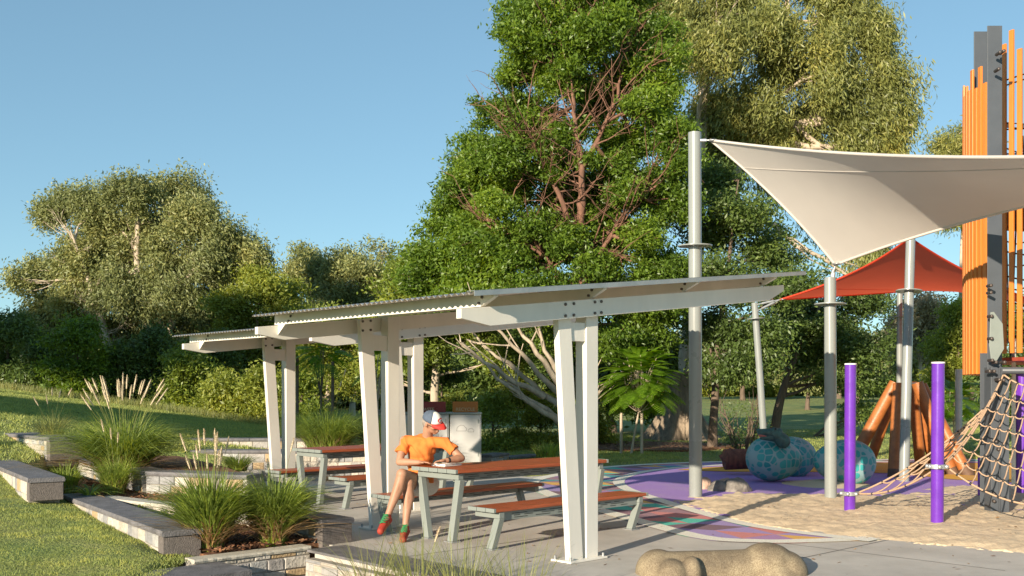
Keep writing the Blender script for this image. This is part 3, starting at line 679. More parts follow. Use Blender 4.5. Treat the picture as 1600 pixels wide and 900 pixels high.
# ------------------------------------------------------------------ shade sails
def clothmat(name, col, tr):
    m, n, b, o = M_new(name); tc = N(n, 'TexCoord'); nz = N(n, 'TexNoise', i_Scale=1.2, i_Detail=4.0); n.links.new(tc.outputs['Object'], nz.inputs['Vector'])
    r = ramp(n, nz.outputs[0], [(.3, tuple(c*.92 for c in col)), (.7, col)]); n.links.new(r.outputs[0], b.inputs['Base Color']); b.inputs['Roughness'].default_value = .75
    wv = N(n, 'TexWave', i_Scale=60.0, i_Distortion=.5); n.links.new(tc.outputs['UV'], wv.inputs['Vector'])
    nf = N(n, 'TexNoise', i_Scale=350.0); n.links.new(tc.outputs['Object'], nf.inputs['Vector']); bp = N(n, 'Bump', i_Strength=.25, i_Distance=.004); n.links.new(nf.outputs[0], bp.inputs['Height']); n.links.new(bp.outputs[0], b.inputs['Normal'])
    t = N(n, 'BsdfTranslucent'); n.links.new(r.outputs[0], t.inputs[0]); mx = N(n, 'MixShader'); mx.inputs[0].default_value = tr
    n.links.new(b.outputs[0], mx.inputs[1]); n.links.new(t.outputs[0], mx.inputs[2]); n.links.new(mx.outputs[0], o.inputs[0]); return m
m_sailc = clothmat('cream_shade_cloth', (.62, .575, .52), .12); m_sailr = clothmat('red_shade_cloth', (.97, .15, .07), .6)
def sail(name, A, B, C, D, sag, mat, label, masts, n=40, hem=.02, tens=0.0):
    A, B, C, D = map(Vector, (A, B, C, D)); ctr = (A+B+C+D)/4
    def edge(p, q, s_):
        mid = (p+q)/2; inn = (ctr-mid); L = (q-p).length; inn = inn.normalized()*L*s_
        return lambda t: p.lerp(q, t)+inn*4*t*(1-t)
    eAB, eDC, eAD, eBC = edge(A, B, sag[0]), edge(D, C, sag[1]), edge(A, D, sag[2]), edge(B, C, sag[3])
    V = []
    for i in range(n+1):
        s_ = i/n
        for j in range(n+1):
            t = j/n
            V.append(eAD(s_)*(1-t)+eBC(s_)*t+eAB(t)*(1-s_)+eDC(t)*s_-(A*(1-s_)*(1-t)+D*s_*(1-t)+B*(1-s_)*t+C*s_*t))
    i = np.arange((n+1)**2).reshape(n+1, n+1); F = np.stack([i[:-1, :-1], i[1:, :-1], i[1:, 1:], i[:-1, 1:]], -1).reshape(-1, 4)
    e = empty(name, ctr, 0, label, 'shade sail'); V = [v-ctr for v in V]
    np_mesh('cloth', [tuple(v) for v in V], F, mat, e, smooth=True)
    hm = MB()
    for f in (eAB, eDC, eAD, eBC): hm.tube([f(k/30)-ctr for k in range(31)], hem, 6)
    hm.build('edge_cable_hem', mat, e)
    sm = MB()
    for q in (.22,):
        row = [V[int(round(k*n/40))*(n+1)+int(round(q*n))]-Vector((0, 0, .006)) for k in range(41)]; sm.tube(row, .004, 5)
    sm.build('seam', mat, e)
    done = set()
    for cn, tgt in masts:
        cn, tgt = Vector(cn), Vector(tgt); d = (tgt-cn); MB().tube([cn-ctr, cn+d-ctr], .012, 6).tube([cn+d*.25-ctr, cn+d*.7-ctr], .026, 8).build('turnbuckle', m_gal, e)
        q = cn+(ctr-cn).normalized()*.06; 
        if tuple(cn) not in done: MB().ball(q-ctr, (.07, .07, .02), 12, 6).build('corner_plate', m_gal, e); done.add(tuple(cn))
    return e
sA = P(1110, 219, 15.1); sB = P(1305, 414, 14.95)
sail('shade_sail', sA, sB, (7.7, 10.8, 4.02), (5.6, 6.9, 3.28), (.055, .05, .055, .06), m_sailc, 'large cream shade sail stretched between the tallest mast and the tower',
     [(sA, tA-Vector((0, 0, .12))), (sB, tB-Vector((0, 0, .05))), (sB, tB-Vector((0, 0, .28)))])
rA = P(1219, 468, 21.6)
sail('shade_sail', rA, tC-Vector((0, -.05, .05)), (11.6, 19.6, 2.75), (12.2, 26.5, 4.3), (.09, .05, .07, .13), m_sailr, 'red shade sail behind the cream one, rising to a peak at the leaning mast',
     [(rA, tD-Vector((0, 0, .05))), (rA, tD-Vector((0, 0, .2)))])
pole('shade_mast', (7.95, 10.9, 0), (7.95, 10.9, 4.4), .09, .09, 'grey mast outside the frame carrying the near right sail corner', grp=gp)
pole('shade_mast', (12.3, 26.7, .2), (12.3, 26.7, 4.5), .09, .09, 'grey mast outside the frame carrying the far red sail corner', grp=gp)

# ------------------------------------------------------------------ play tower
TC = Vector((8.36, 14.5, 0)); TR = 1.80
e = empty('play_tower', TC, 0, 'tall play tower with orange slat screen and charcoal steel columns at right edge', 'play tower')
rg = random.Random(12); ang0 = math.atan2(-TC.y, -TC.x)     # towards the camera
tang = math.acos(TR/math.hypot(TC.x, TC.y))
def slat(a, z0, z1, w_=.085, th=.03, name='slat', rr=TR):
    c = Vector((math.cos(a), math.sin(a), 0)); t = Vector((-c.y, c.x, 0)); p = c*rr
    vs = [p+c*dx*th/2+t*dy*w_/2+Vector((0, 0, z)) for z in (z0, z1) for dx, dy in ((-1, -1), (1, -1), (1, 1), (-1, 1))]
    MB().add(vs, [(3, 2, 1, 0), (4, 5, 6, 7), (0, 1, 5, 4), (1, 2, 6, 5), (2, 3, 7, 6), (3, 0, 4, 7)]).build(name, m_orange, e, bevel=.004)
a = ang0-tang-.30
colang = None
A_LIST = []
ac = R(196.5)
for k in range(58):
    a = R(118)+k*.0683; dl = a-ac
    if dl < 0: slat(a, 1.83, rg.uniform(5.85, 6.2), .08)
    elif dl < .5: slat(a, 2.10, rg.uniform(6.15, 6.5), .07)
    elif k % 3: slat(a, 2.0, rg.uniform(5.9, 6.3), .07)
for z in (2.35, 4.15, 5.75):
    m = MB(); nn = 40
    for q in range(nn):
        a0, a1 = 2*math.pi*q/nn, 2*math.pi*(q+1)/nn; pa = lambda a_, rr, z_: (math.cos(a_)*rr, math.sin(a_)*rr, z_)
        r0, r1 = TR-.09, TR-.03; vs = [pa(a0, r0, z), pa(a0, r1, z), pa(a1, r1, z), pa(a1, r0, z), pa(a0, r0, z+.07), pa(a0, r1, z+.07), pa(a1, r1, z+.07), pa(a1, r0, z+.07)]
        m.add(vs, [(3, 2, 1, 0), (4, 5, 6, 7), (0, 1, 5, 4), (2, 3, 7, 6)])
    m.build('ring_beam', m_dark, e)
m_ppanel = plain('red_climbing_panel', (.28, .05, .03), .5, .15)
for z in (2.0, 4.1):
    m = MB(); m.tube([(0, 0, z), (0, 0, z+.05)], TR-.14, 36, True, False); m.build('platform', m_ppanel, e)
m = MB()
for q in range(8):
    a_ = ang0-.5+q*.28; m.box(math.cos(a_)*1.5-.02, math.cos(a_)*1.5+.02, math.sin(a_)*1.5-.3, math.sin(a_)*1.5+.3, 5.0+.08*(q % 3), 6.0+.1*(q % 2))
m.build('upper_panel', m_ppanel, e)
# climbing net inside the screen
m = MB()
for q in range(9):
    z = 2.5+q*.35; m.tube([(math.cos(t_)*1.3, math.sin(t_)*1.3, z+.08*math.sin(t_*5)) for t_ in np.linspace(0, 6.28, 25)], .012, 5)
for q in range(14):
    a_ = q*.449; m.tube([(math.cos(a_+.2*s_)*1.3, math.sin(a_+.2*s_)*1.3, 2.1+s_*3.4) for s_ in np.linspace(0, 1, 6)], .012, 5)
m.build('inner_net', m_black, e)
# columns
M = Matrix.Translation(-TC); d = 13.3; xx = lambda p, dd=13.3: (p-800)/1600*dd; zz = lambda y, dd=13.3: 1.6-(y-610)/1600*dd
m = MB(); m.box(xx(1543), xx(1566), d, d+.014, 1.85, zz(40), M); m.box(xx(1550)-.006, xx(1550)+.006, d+.0145, d+.10, 1.85, zz(42), M)
m.build('column', m_dark, e, bevel=.003)
m = MB(); d2 = 14.75; m.box(xx(1522, d2), xx(1548, d2), d2, d2+.014, 1.85, zz(49, d2), M); m.build('rear_flange', m_dark, e, bevel=.003)
m = MB(); d3 = 13.24
m.box(xx(1549, d3), xx(1577, d3), d3, d3+.014, -.2, 1.9, M); m.box(xx(1561, d3)-.006, xx(1561, d3)+.006, d3-.03, d3-.0005, -.2, 1.9, M)
m.box(xx(1549, d3), xx(1549, d3)+.014, d3+.0145, d3+.2, -.2, 1.9, M)
m.build('base_column', m_dark, e, bevel=.003)
m = MB(); m.box(xx(1532, 13.75), xx(1550, 13.75), 13.75, 13.77, -.2, 2.1, M); m.build('rear_base_column', m_dark, e, bevel=.003)
pl = [(1548, 488), (1553, 487), (1567, 506), (1569, 545), (1555, 568), (1549, 563), (1546, 540)]
d = 13.12; m = MB(); m.side([((x-800)/1600*d-TC.x, 1.6-(y-610)/1600*d) for x, y in pl], d-TC.y, d-TC.y+.02); m.build('bracket_plate', m_zinc, e, bevel=.004)
bl = []
for x, y in ((1549, 494), (1549, 529), (1550, 563), (1548, 446), (1548, 457), (1556, 566), (1569, 566), (1546, 580), (1553, 580), (1561, 593), (1568, 594), (1553, 771), (1553, 783), (1556, 690), (1560, 702), (1562, 82), (1568, 80), (1560, 108)):
    bl.append(P(x, y, 13.1 if y < 600 else 13.22)-TC)
bits('bolt', MB().tube([(0, .09, 0), (0, -.02, 0)], .022, 10).ball((0, -.02, 0), (.02, .012, .02), 10, 6), m_bolt, e, bl)
pts_ = [P(1567, 579, 13.15)-TC, P(1640, 579, 12.9)-TC]; m = MB(); m.tube(pts_, .045, 16); m.build('net_rail', m_dark, e)
m = MB(); p_ = P(1539, 0, 14.2); m.tube([(p_.x-TC.x-.02, p_.y-TC.y, -.2), (p_.x-TC.x-.02, p_.y-TC.y, 2.0)], .035, 10); m.build('orange_stanchion', m_orange, e)
m = MB(); p_ = P(1584, 0, 14.6); m.tube([(p_.x-TC.x, p_.y-TC.y, .2), (p_.x-TC.x, p_.y-TC.y, 2.3)], .03, 10); m.build('cream_rung_pole', m_cream, e)

# rope nets
def net(label, A, B, C, D, nu, nv, sag, r=.0085, diag=False):
    A, B, C, D = map(Vector, (A, B, C, D)); ctr = (A+B+C+D)/4; rr_ = random.Random(nu)
    def pt(s_, t):
        p = A*(1-s_)*(1-t)+B*s_*(1-t)+C*s_*t+D*(1-s_)*t; return p-ctr+Vector((0, 0, -sag*16*s_*(1-s_)*t*(1-t)-sag*.9*(4*s_*(1-s_)*(1-4*t*(1-t))+4*t*(1-t)*(1-4*s_*(1-s_)))))
    e = empty('rope_net', ctr, 0, label, 'net', 'beige climbing nets'); m = MB(); kn = m
    for i in range(nu+1): m.tube([pt(i/nu, k/24)+Vector((0, 0, -.03*abs(math.sin(k/24*nv*math.pi)) if 0 < i < nu else 0)) for k in range(25)], r*(1.35 if i in (0, nu) else 1), 6)
    for j in range(nv+1): m.tube([pt(k/24, j/nv)+Vector((0, 0, -.03*abs(math.sin(k/24*nu*math.pi)) if 0 < j < nv else 0)) for k in range(25)], r*(1.35 if j in (0, nv) else 1), 6)
    m.cm = 1
    for i in range(nu+1):
        for j in range(nv+1): kn.ball(pt(i/nu, j/nv), (.018, .018, .018), 8, 6)
    m.build('knotted_rope', [m_rope, m_black], e); return e
RING1 = p1b+Vector((.09, 0, .22)); RING2 = p2b+Vector((.09, 0.02, .69))
net('rope net hung from the grey rail to the near purple post ring', P(1568, 585, 13.15), P(1660, 588, 12.6), P(1650, 790, 11.4), RING2, 8, 7, .16)
net('lower rope net fanning out from the left purple post ring', P(1536, 640, 13.6), P(1566, 590, 13.2), RING2+Vector((0, .05, 0)), RING1, 5, 5, .13, .010)

# ------------------------------------------------------------------ log frame
LG = G(1420, 742, .02); e = empty('log_frame', LG, 0, 'teepee of leaning honey coloured octagonal logs behind the masts', 'play frame')
for (bx, by, bd, tx, ty, td, rr_) in ((1340, 706, 19.6, 1399, 598, 19.4, .155), (1362, 712, 20.1, 1402, 604, 19.6, .13), (1397, 740, 18.9, 1404, 600, 19.3, .145),
                                      (1439, 733, 20.3, 1425, 598, 20.0, .135), (1487, 738, 19.4, 1433, 598, 19.6, .155), (1511, 740, 19.2, 1440, 602, 19.9, .14), (1462, 738, 20.5, 1428, 601, 20.1, .13)):
    a_, b_ = P(bx, by, bd)-LG, P(tx, ty, td)-LG
    if a_.z > 0: t_ = a_.z/(b_.z-a_.z); a_ = a_-(b_-a_)*(t_+.02)
    o = MB().tube([a_+(b_-a_)*.085, b_], [rr_*.80, rr_*.72], 14, True, True).build('log', m_log, e, bevel=.01)
    MB().tube([a_-(b_-a_)*.03, a_+(b_-a_)*.084], [rr_*.83, rr_*.81], 14, True, True).build('charred_foot', m_logfoot, e)
m = MB(); c = P(1434, 575, 19.7)-LG
for q in range(7): t_ = q/6; m.tube([P(1398, 600, 19.4)-LG, P(1432, 599, 19.7)-LG], .02, 6)
m.build('tie_cable', m_gal, e)

# ------------------------------------------------------------------ eggs, hatchling, rocks, block
def eggmat():
    m, n, b, o = M_new('spotted_egg_shell'); tc = N(n, 'TexCoord')
    v1 = N(n, 'TexVoronoi', i_Scale=7.0, i_Randomness=.75); n.links.new(tc.outputs['Object'], v1.inputs['Vector'])
    ns = N(n, 'TexNoise', i_Scale=9.0, i_Detail=3.0); n.links.new(tc.outputs['Object'], ns.inputs['Vector'])
    ad = N(n, 'Math', operation='MULTIPLY_ADD'); ad.inputs[1].default_value = .10; n.links.new(ns.outputs[0], ad.inputs[0]); n.links.new(v1.outputs['Distance'], ad.inputs[2])
    c = N(n, 'TexVoronoi', i_Scale=7.0, i_Randomness=.75); n.links.new(tc.outputs['Object'], c.inputs['Vector'])
    cr = ramp(n, c.outputs['Color'], [(.2, (.02, .25, .26)), (.8, (.05, .36, .34))])
    ve = N(n, 'TexVoronoi', i_Scale=7.0, i_Randomness=.75); ve.feature = 'DISTANCE_TO_EDGE'; n.links.new(tc.outputs['Object'], ve.inputs['Vector'])
    ma = ramp(n, ad.outputs[0], [(.58, (1, 1, 1)), (.62, (0, 0, 0))]); mb2 = ramp(n, ve.outputs[0], [(.055, (0, 0, 0)), (.08, (1, 1, 1))])
    mr = N(n, 'Math', operation='MULTIPLY'); n.links.new(ma.outputs[0], mr.inputs[0]); n.links.new(mb2.outputs[0], mr.inputs[1]); mx = N(n, 'Mix', data_type='RGBA'); n.links.new(mr.outputs[0], mx.inputs[0])
    mx.inputs[6].default_value = (.25, .38, .38, 1); n.links.new(cr.outputs[0], mx.inputs[7]); n.links.new(mx.outputs[2], b.inputs['Base Color']); b.inputs['Roughness'].default_value = .45
    bp = N(n, 'Bump', i_Strength=.4, i_Distance=.01); n.links.new(mr.outputs[0], bp.inputs['Height']); n.links.new(bp.outputs[0], b.inputs['Normal']); return m
m_egg = eggmat()
def egg(px, py, d, w_, h, rot, tilt, label, s=1):
    c = P(px, py, d); m = MB(); M = Euler((0, R(tilt), R(rot))).to_matrix(); vs = []; nu, nv = 40, 28; fs = []
    for j in range(nv+1):
        th = math.pi*j/nv
        for i in range(nu):
            a_ = 2*math.pi*i/nu; x = math.cos(th)*w_; r_ = math.sin(th)*h*(1-.16*math.cos(th)*s); vs.append(M @ Vector((x, r_*math.cos(a_), r_*math.sin(a_))))
    for j in range(nv):
        for i in range(nu): fs.append((j*nu+i, (j+1)*nu+i, (j+1)*nu+(i+1) % nu, j*nu+(i+1) % nu))
    m.add(vs, fs, True); o = m.build('spotted_egg', m_egg, loc=c); return tag(o, label, 'play egg', 'spotted play eggs')
egg(1210, 717, 17.9, .50, .385, 10, 4, 'teal spotted egg with the hatchling head resting on top')
egg(1240, 715, 19.2, .47, .40, 25, -8, 'teal spotted egg half hidden behind the egg with the hatchling')
egg(1319, 722, 17.4, .52, .385, -5, 3, 'teal spotted egg behind the left purple post', -1)
m_dino = plain('green_scaly_skin', (.04, .10, .085), .5, .5, 14, .8, 60); m_mouth = plain('pink_mouth', (.42, .13, .10), .4, .15, 20, .1)
HD = P(1203, 686, 17.6)
e = empty('hatchling_head', HD+Vector((0, -.1, .02)), 0, 'dark green reptile hatchling head with open mouth on top of an egg', 'sculpture'); e.scale = (1.25,)*3; e.location.z += .06
q = lambda x, z, y=0: Vector((x, y, z))
blob('head', [('cap', q(.16, -.09), q(.06, .0), .10, .085), ('cap', q(.06, .02), q(-.15, .035), .075, .045), ('cap', q(.05, -.04), q(-.13, -.045), .06, .028), ('ell', q(.04, .07, -.05), (.035, .03, .03)), ('ell', q(.04, .07, .05), (.035, .03, .03)), ('ell', q(-.17, .055), (.035, .05, .03)),
      ('ell', q(.1, .055), (.05, .05, .04)), ('ell', q(-.02, .06), (.06, .035, .025))], .010, m_dino, e, 2)
blob('mouth', [('cap', q(.02, -.01), q(-.15, -.005), .045, .030)], .010, m_mouth, e, 1)
m = MB()
for s in (-1, 1): m.ball((.035, s*.075, .08), .015, 8, 6)
m.build('eye', m_black, e)
m_rock = plain('mottled_rock', (.20, .18, .155), .85, .55, 6, 1.0, 25); m_rock2 = plain('pinkish_rock', (.40, .27, .20), .8, .3, 5, .8, 25)
def rock(px, py, d, r, seed, mat, label, mat2=None):
    c = P(px, py, d); rr_ = random.Random(seed); e = c
    o = blob('boulder', [('ell', (rr_.uniform(-.1, .1)*r[0], 0, 0), r, Euler((0, 0, rr_.uniform(0, 3))).to_matrix()), ('ell', (r[0]*.4, .02, -r[2]*.25), (r[0]*.6, r[1]*.7, r[2]*.6)), ('ell', (-r[0]*.45, -.03, -r[2]*.3), (r[0]*.5, r[1]*.7, r[2]*.6))], .018, mat, None, 3)
    import mathutils
    for v in o.data.vertices:
        n_ = mathutils.noise.noise(v.co*6+Vector((seed, 0, 0)))*.035+mathutils.noise.noise(v.co*18)*.012; v.co += v.co.normalized()*n_
    o.location = c; return tag(o, label, 'rock', 'rocks half sunk in the purple surface')
rock(1103, 759, 16.6, (.13, .14, .15), 1, m_rock2, 'small pinkish rock just right of the tallest mast')
rock(1122, 764, 16.3, (.19, .17, .13), 2, m_rock, 'low dark mottled rock in the middle of the rock group')
rock(1132, 757, 16.9, (.14, .14, .10), 5, m_rock2, 'pinkish rock peeping over the dark rocks')
rock(1152, 762, 16.2, (.24, .2, .16), 3, m_rock, 'largest mottled rock at the right of the rock group')
m_bw = plain('reddish_weathered_block', (.17, .055, .03), .7, .5, 5, .9, 18, stretch=(3, 3, 1))
o = blob('carved_block', [('ell', (0, 0, 0), (.1, .1, .1)), ('cone', (-.36, 0, 0), (.36, .02, .02), .2, .19), ('cone', (-.36, 0, -.05), (-.15, 0, .12), .16, .14), ('cone', (-.1, 0, .02), (.36, .05, .06), .18, .15)], .018, m_bw, None, 2)
o.location = P(1161, 718, 19.4); tag(o, 'reddish brown weathered block sculpture left of the eggs', 'sculpture')

# giant bone seat in the foreground
def bonemat():
    m, n, b, o = M_new('worn_bone_cement'); tc = N(n, 'TexCoord')
    n1 = N(n, 'TexNoise', i_Scale=3.5, i_Detail=7.0, i_Roughness=.65); n.links.new(tc.outputs['Object'], n1.inputs['Vector'])
    r = ramp(n, n1.outputs[0], [(.3, (.12, .095, .065)), (.5, (.23, .18, .115)), (.7, (.35, .285, .18))])
    n2 = N(n, 'TexNoise', i_Scale=110.0, i_Detail=4.0); n.links.new(tc.outputs['Object'], n2.inputs['Vector'])
    mx = N(n, 'Mix', data_type='RGBA', blend_type='MULTIPLY'); mx.inputs[0].default_value = .8; r2 = ramp(n, n2.outputs[0], [(.38, (.55, .5, .45)), (.6, (1.1, 1.1, 1.1))])
    n.links.new(r.outputs[0], mx.inputs[6]); n.links.new(r2.outputs[0], mx.inputs[7]); n.links.new(mx.outputs[2], b.inputs['Base Color']); b.inputs['Roughness'].default_value = .8
    bp = N(n, 'Bump', i_Strength=.6, i_Distance=.01); n.links.new(n2.outputs[0], bp.inputs['Height']); n.links.new(bp.outputs[0], b.inputs['Normal']); return m
m_bone = bonemat()
BO = Vector((1.84, 8.95, -.075))
S = lambda x, z, y=0: Vector((x, y, z))
o = blob('giant_bone_seat', [('cap', S(-.55, .10), S(.34, .10), .175, .185), ('cap', S(-.45, .10), S(0.2, .06), .17, .18), ('ell', S(-.56, .09, .05), (.20, .24, .20)), ('ell', S(-.50, .07, -.18), (.15, .17, .17)), ('ell', S(-.33, .10, -.20), (.085, .12, .17)),
      ('ell', S(.40, .15, .0), (.25, .24, .19)), ('ell', S(.56, .08, -.02), (.19, .24, .19)), ('ell', S(.46, .02, -.15), (.2, .17, .15)), ('cap', S(.1, .05, -.03), S(.55, .03, -.06), .13, .13)], .016, m_bone, None, 9)
o.location = BO; o.rotation_euler = (0, 0, R(6)); tag(o, 'giant knobbly bone shaped seat lying on the concrete in the foreground', 'play seat')

# ------------------------------------------------------------------ the reader
PE = P(655, 760, 11.42); PE.z = .43
pe = empty('person', PE, 0, 'person in orange t-shirt, white shorts and tricolour cap reading with crossed legs', 'person')
def Q(px, py, d): return P(px, py, d)-PE
hipR, hipL = Q(645, 758, 11.36), Q(669, 757, 11.52)
kL, aL, tL = Q(628, 741, 11.00), Q(605, 808, 10.90), Q(596, 827, 10.74)      # leg crossed on top
kR, aR, tR = Q(638, 755, 11.08), Q(633, 826, 11.00), Q(630, 841, 10.80)
pel, wai, che, nb = Q(656, 748, 11.42), Q(656, 722, 11.45), Q(661, 698, 11.40), Q(668, 679, 11.34)
shR, shL = Q(632, 688, 11.36), Q(695, 691, 11.30)
eR, wR = Q(624, 722, 11.24), Q(655, 722.5, 11.12)
eL, wL = Q(721, 716, 11.24), Q(698, 719.5, 11.10)
hc = Q(675, 660, 11.24)
fd = Vector((.80, -.42, -.42)).normalized(); upv = Vector((-.30, -.12, .94)); sd_ = fd.cross(upv).normalized(); upv = sd_.cross(fd).normalized()
HM = Matrix((fd, -sd_, upv)).transposed()          # local x forward, y left of head, z up
def H(x, y, z): return hc+HM @ (Vector((x, y, z))*1.1)
prims = [('ell', H(-.005, 0, .015), (.098, .076, .10), HM), ('ell', H(.03, 0, -.045), (.062, .058, .065), HM), ('ell', H(.058, 0, -.088), (.026, .028, .022), HM),
         ('cap', H(.088, 0, .012), H(.112, 0, -.022), .010, .015), ('ell', H(.09, 0, -.055), (.014, .024, .007), HM), ('ell', H(.088, 0, -.068), (.013, .02, .008), HM),
         ('ell', H(.052, .045, -.02), (.03, .022, .025), HM), ('ell', H(.052, -.045, -.02), (.03, .022, .025), HM),
         ('ell', H(-.012, .077, -.012), (.018, .008, .030), HM), ('ell', H(-.012, -.077, -.012), (.018, .008, .030), HM), ('ell', H(.078, 0, .028), (.02, .05, .012), HM),
         ('cap', nb+Vector((0, .0, -.02)), H(-.03, 0, -.055), .060, .055), ('cap', H(0, .03, -.08), nb+Vector((.02, -.03, .0)), .022, .03),
         ('cap', shR+Vector((.03, 0, -.01)), shL+Vector((-.03, 0, -.01)), .044, .044), ('cap', che+Vector((0, 0, -.04)), nb+Vector((0, 0, -.06)), .11, .06), ('cap', wai, che, .12, .125), ('cap', pel, wai, .13, .12), ('cap', hipR, hipL, .10, .10),
         ('cap', shR, eR, .053, .040), ('cap', eR, eR.lerp(wR, .3), .041, .043), ('cap', eR.lerp(wR, .3), wR, .043, .027),
         ('cap', shL, eL, .053, .041), ('cap', eL, eL.lerp(wL, .3), .041, .043), ('cap', eL.lerp(wL, .3), wL, .043, .027),
         ('cap', hipL, kL, .092, .060), ('cap', hipR, kR, .092, .058), ('ell', kL, (.062, .06, .062)), ('ell', kR, (.060, .06, .06))]
for k_, a_ in ((kL, aL), (kR, aR)):
    back = Vector((.012, .035, 0)); m1 = k_.lerp(a_, .33)+back
    prims += [('cap', k_, m1, .056, .062), ('cap', m1, k_.lerp(a_, .75)+back*.2, .062, .040), ('cap', k_.lerp(a_, .75)+back*.2, a_, .038, .033), ('cap', k_, k_.lerp(a_, .6), .045, .03)]
for a_, t_ in ((aL, tL), (aR, tR)):
    prims += [('cap', a_, t_, .036, .028), ('ell', a_+Vector((.01, .03, -.02)), (.033, .04, .035))]
def hand(w_, dirv, nrm, curl, thumb_side):
    dirv = dirv.normalized(); nrm = (nrm-dirv*nrm.dot(dirv)).normalized(); sdv = dirv.cross(nrm); pr = []
    palm = w_+dirv*.045
    M = Matrix((dirv, sdv, nrm)).transposed(); pr.append(('ell', palm, (.050, .040, .016), M)); pr.append(('cap', w_, palm, .026, .020))
    for i, (o_, L) in enumerate(((-.030, .062), (-.010, .074), (.011, .070), (.030, .054))):
        b_ = palm+dirv*.035+sdv*o_; d1 = (dirv+sdv*o_*4-nrm*curl*.4).normalized(); d2 = (d1-nrm*curl).normalized(); d3 = (d2-nrm*curl).normalized()
        p1 = b_+d1*L*.42; p2 = p1+d2*L*.33; p3 = p2+d3*L*.25; pr += [('cap', b_-dirv*.02, p1, .0092, .0088), ('cap', p1, p2, .0088, .0080), ('cap', p2, p3, .0080, .0068)]
    tb = w_+dirv*.022+sdv*thumb_side*.026; td = (dirv*.65+sdv*thumb_side*.85-nrm*.15).normalized(); t1 = tb+td*.034; t2 = t1+(td*.7+dirv*.6).normalized()*.028
    pr += [('cap', tb, t1, .014, .0105), ('cap', t1, t2, .0105, .0085)]
    return pr
prims += hand(wR, Vector((.95, -.15, .0)), Vector((0, .12, 1)), .30, 1)
prims += hand(wL, Vector((-.85, -.10, -.05)), Vector((0, .15, 1)), .35, -1)
body = blob('body', prims, .0075, m_skin, pe, 4)
# clothes
sh = [('cap', wai+Vector((0, 0, -.03)), che, .138, .150), ('cap', che+Vector((0, 0, -.02)), nb+Vector((0, .01, -.085)), .150, .088), ('cap', shR+Vector((.015, 0, -.006)), shL+Vector((-.015, 0, -.006)), .064, .064), ('cap', pel+Vector((0, .0, .03)), wai, .148, .140),
      ('cone', shR+Vector((.02, 0, .015)), shR.lerp(eR, .58), .060, .068), ('cone', shL+Vector((-.02, 0, .015)), shL.lerp(eL, .55), .060, .070), ('ell', che+Vector((-.03, -.05, -.05)), (.12, .1, .10)), ('cone', pel+Vector((0, 0, .06)), pel+Vector((-.01, -.01, -.035)), .150, .165)]
def shirt_fold(v):
    import mathutils
    a_ = v-che; s_ = math.sin(a_.x*60+a_.z*48+5*mathutils.noise.noise(a_*7))*.0065+mathutils.noise.noise(a_*10)*.02
    n_ = Vector((a_.x, a_.y, 0)); n_ = n_.normalized() if n_.length > .01 else n_; return v+n_*s_
blob('t_shirt', sh, .0085, m_tee, pe, 3, shirt_fold)
so = [('cap', hipR, hipL, .128, .128), ('cap', pel, pel+Vector((0, 0, -.03)), .138, .135), ('cone', hipR, hipR.lerp(kR, .50), .118, .098), ('cone', hipL, hipL.lerp(kL, .42), .118, .108)]
blob('shorts', so, .010, m_shorts, pe, 3)
for a_, t_ in ((aL, tL), (aR, tR)):
    d_ = (t_-a_).normalized(); dn = Vector((d_.x, d_.y, 0)).normalized()
    shoe = blob('shoe', [('cap', a_+Vector((.008, .03, -.035)), a_.lerp(t_, .5)+Vector((0, 0, -.012)), .043, .046), ('cap', a_.lerp(t_, .5)+Vector((0, 0, -.012)), t_+d_*.03, .046, .038), ('cone', a_+Vector((0, 0, -.03)), a_+Vector((.004, .006, .030)), .044, .041)], .007, m_shoe, pe, 3)
    m = MB(); sv = d_.cross(Vector((0, 0, 1))).normalized(); uv_ = sv.cross(d_).normalized()
    if uv_.z < 0 and False: uv_ = -uv_
    up_ = uv_ if uv_.y < 0 else -uv_
    for i in range(4):
        c = a_.lerp(t_, .15+.17*i)+up_*.047; m.tube([c-sv*.030-up_*.012, c+up_*.004, c+sv*.030-up_*.012], .0062, 6); 
        c2 = c+d_*.015; m.tube([c-sv*.028-up_*.010, c2+up_*.006, c2+sv*.028-up_*.010], .0055, 6)
    c = a_.lerp(t_, .12)+up_*.052
    for s in (-1, 1): m.tube([c, c+sv*s*.02+up_*.012, c+sv*s*.032, c], .0045, 6)
    m.build('laces', m_lace, shoe)
# hair, glasses, cap
blob('hair', [('ell', H(-.045, 0, -.012), (.062, .077, .062), HM), ('ell', H(-.03, .068, -.01), (.03, .012, .035), HM), ('ell', H(-.03, -.068, -.01), (.03, .012, .035), HM)], .008, m_hair, pe, 2)
g = MB()
for s in (-1, 1): g.ball(H(.086, s*.033, -.004), (.012, .028, .019), 12, 8, HM); g.tube([H(.082, s*.06, .002), H(.0, s*.082, .002)], .004, 6)
g.tube([H(.094, -.012, 0), H(.094, .012, 0)], .004, 6); g.build('sunglasses', m_glass, pe)
def dome(name, x0, x1, mat, grow=0.0, par=None):
    mb = MB(); nu, nv = 36, 14; grid = []
    for j in range(nv+1):
        ph = math.pi/2*j/nv
        for i in range(nu+1):
            t = i/nu; th = x0+(x1-x0)*t
            mb.v.append(tuple(H(-.005+(.105+grow)*math.cos(ph)*math.cos(th), (.086+grow)*math.cos(ph)*math.sin(th), .030+(.093+grow)*math.sin(ph)**.9)))
    for j in range(nv):
        for i in range(nu): a_ = j*(nu+1)+i; mb.f.append((a_, a_+1, a_+nu+2, a_+nu+1)); mb.s.append(True); mb.m.append(0)
    o = mb.build(name, mat, par); sm = o.modifiers.new('s', 'SOLIDIFY'); sm.thickness = .004; return o
cp = dome('cap', R(62), R(298), m_navy, 0, pe)
dome('front_panel', R(-62), R(62), m_wh, .0, cp)
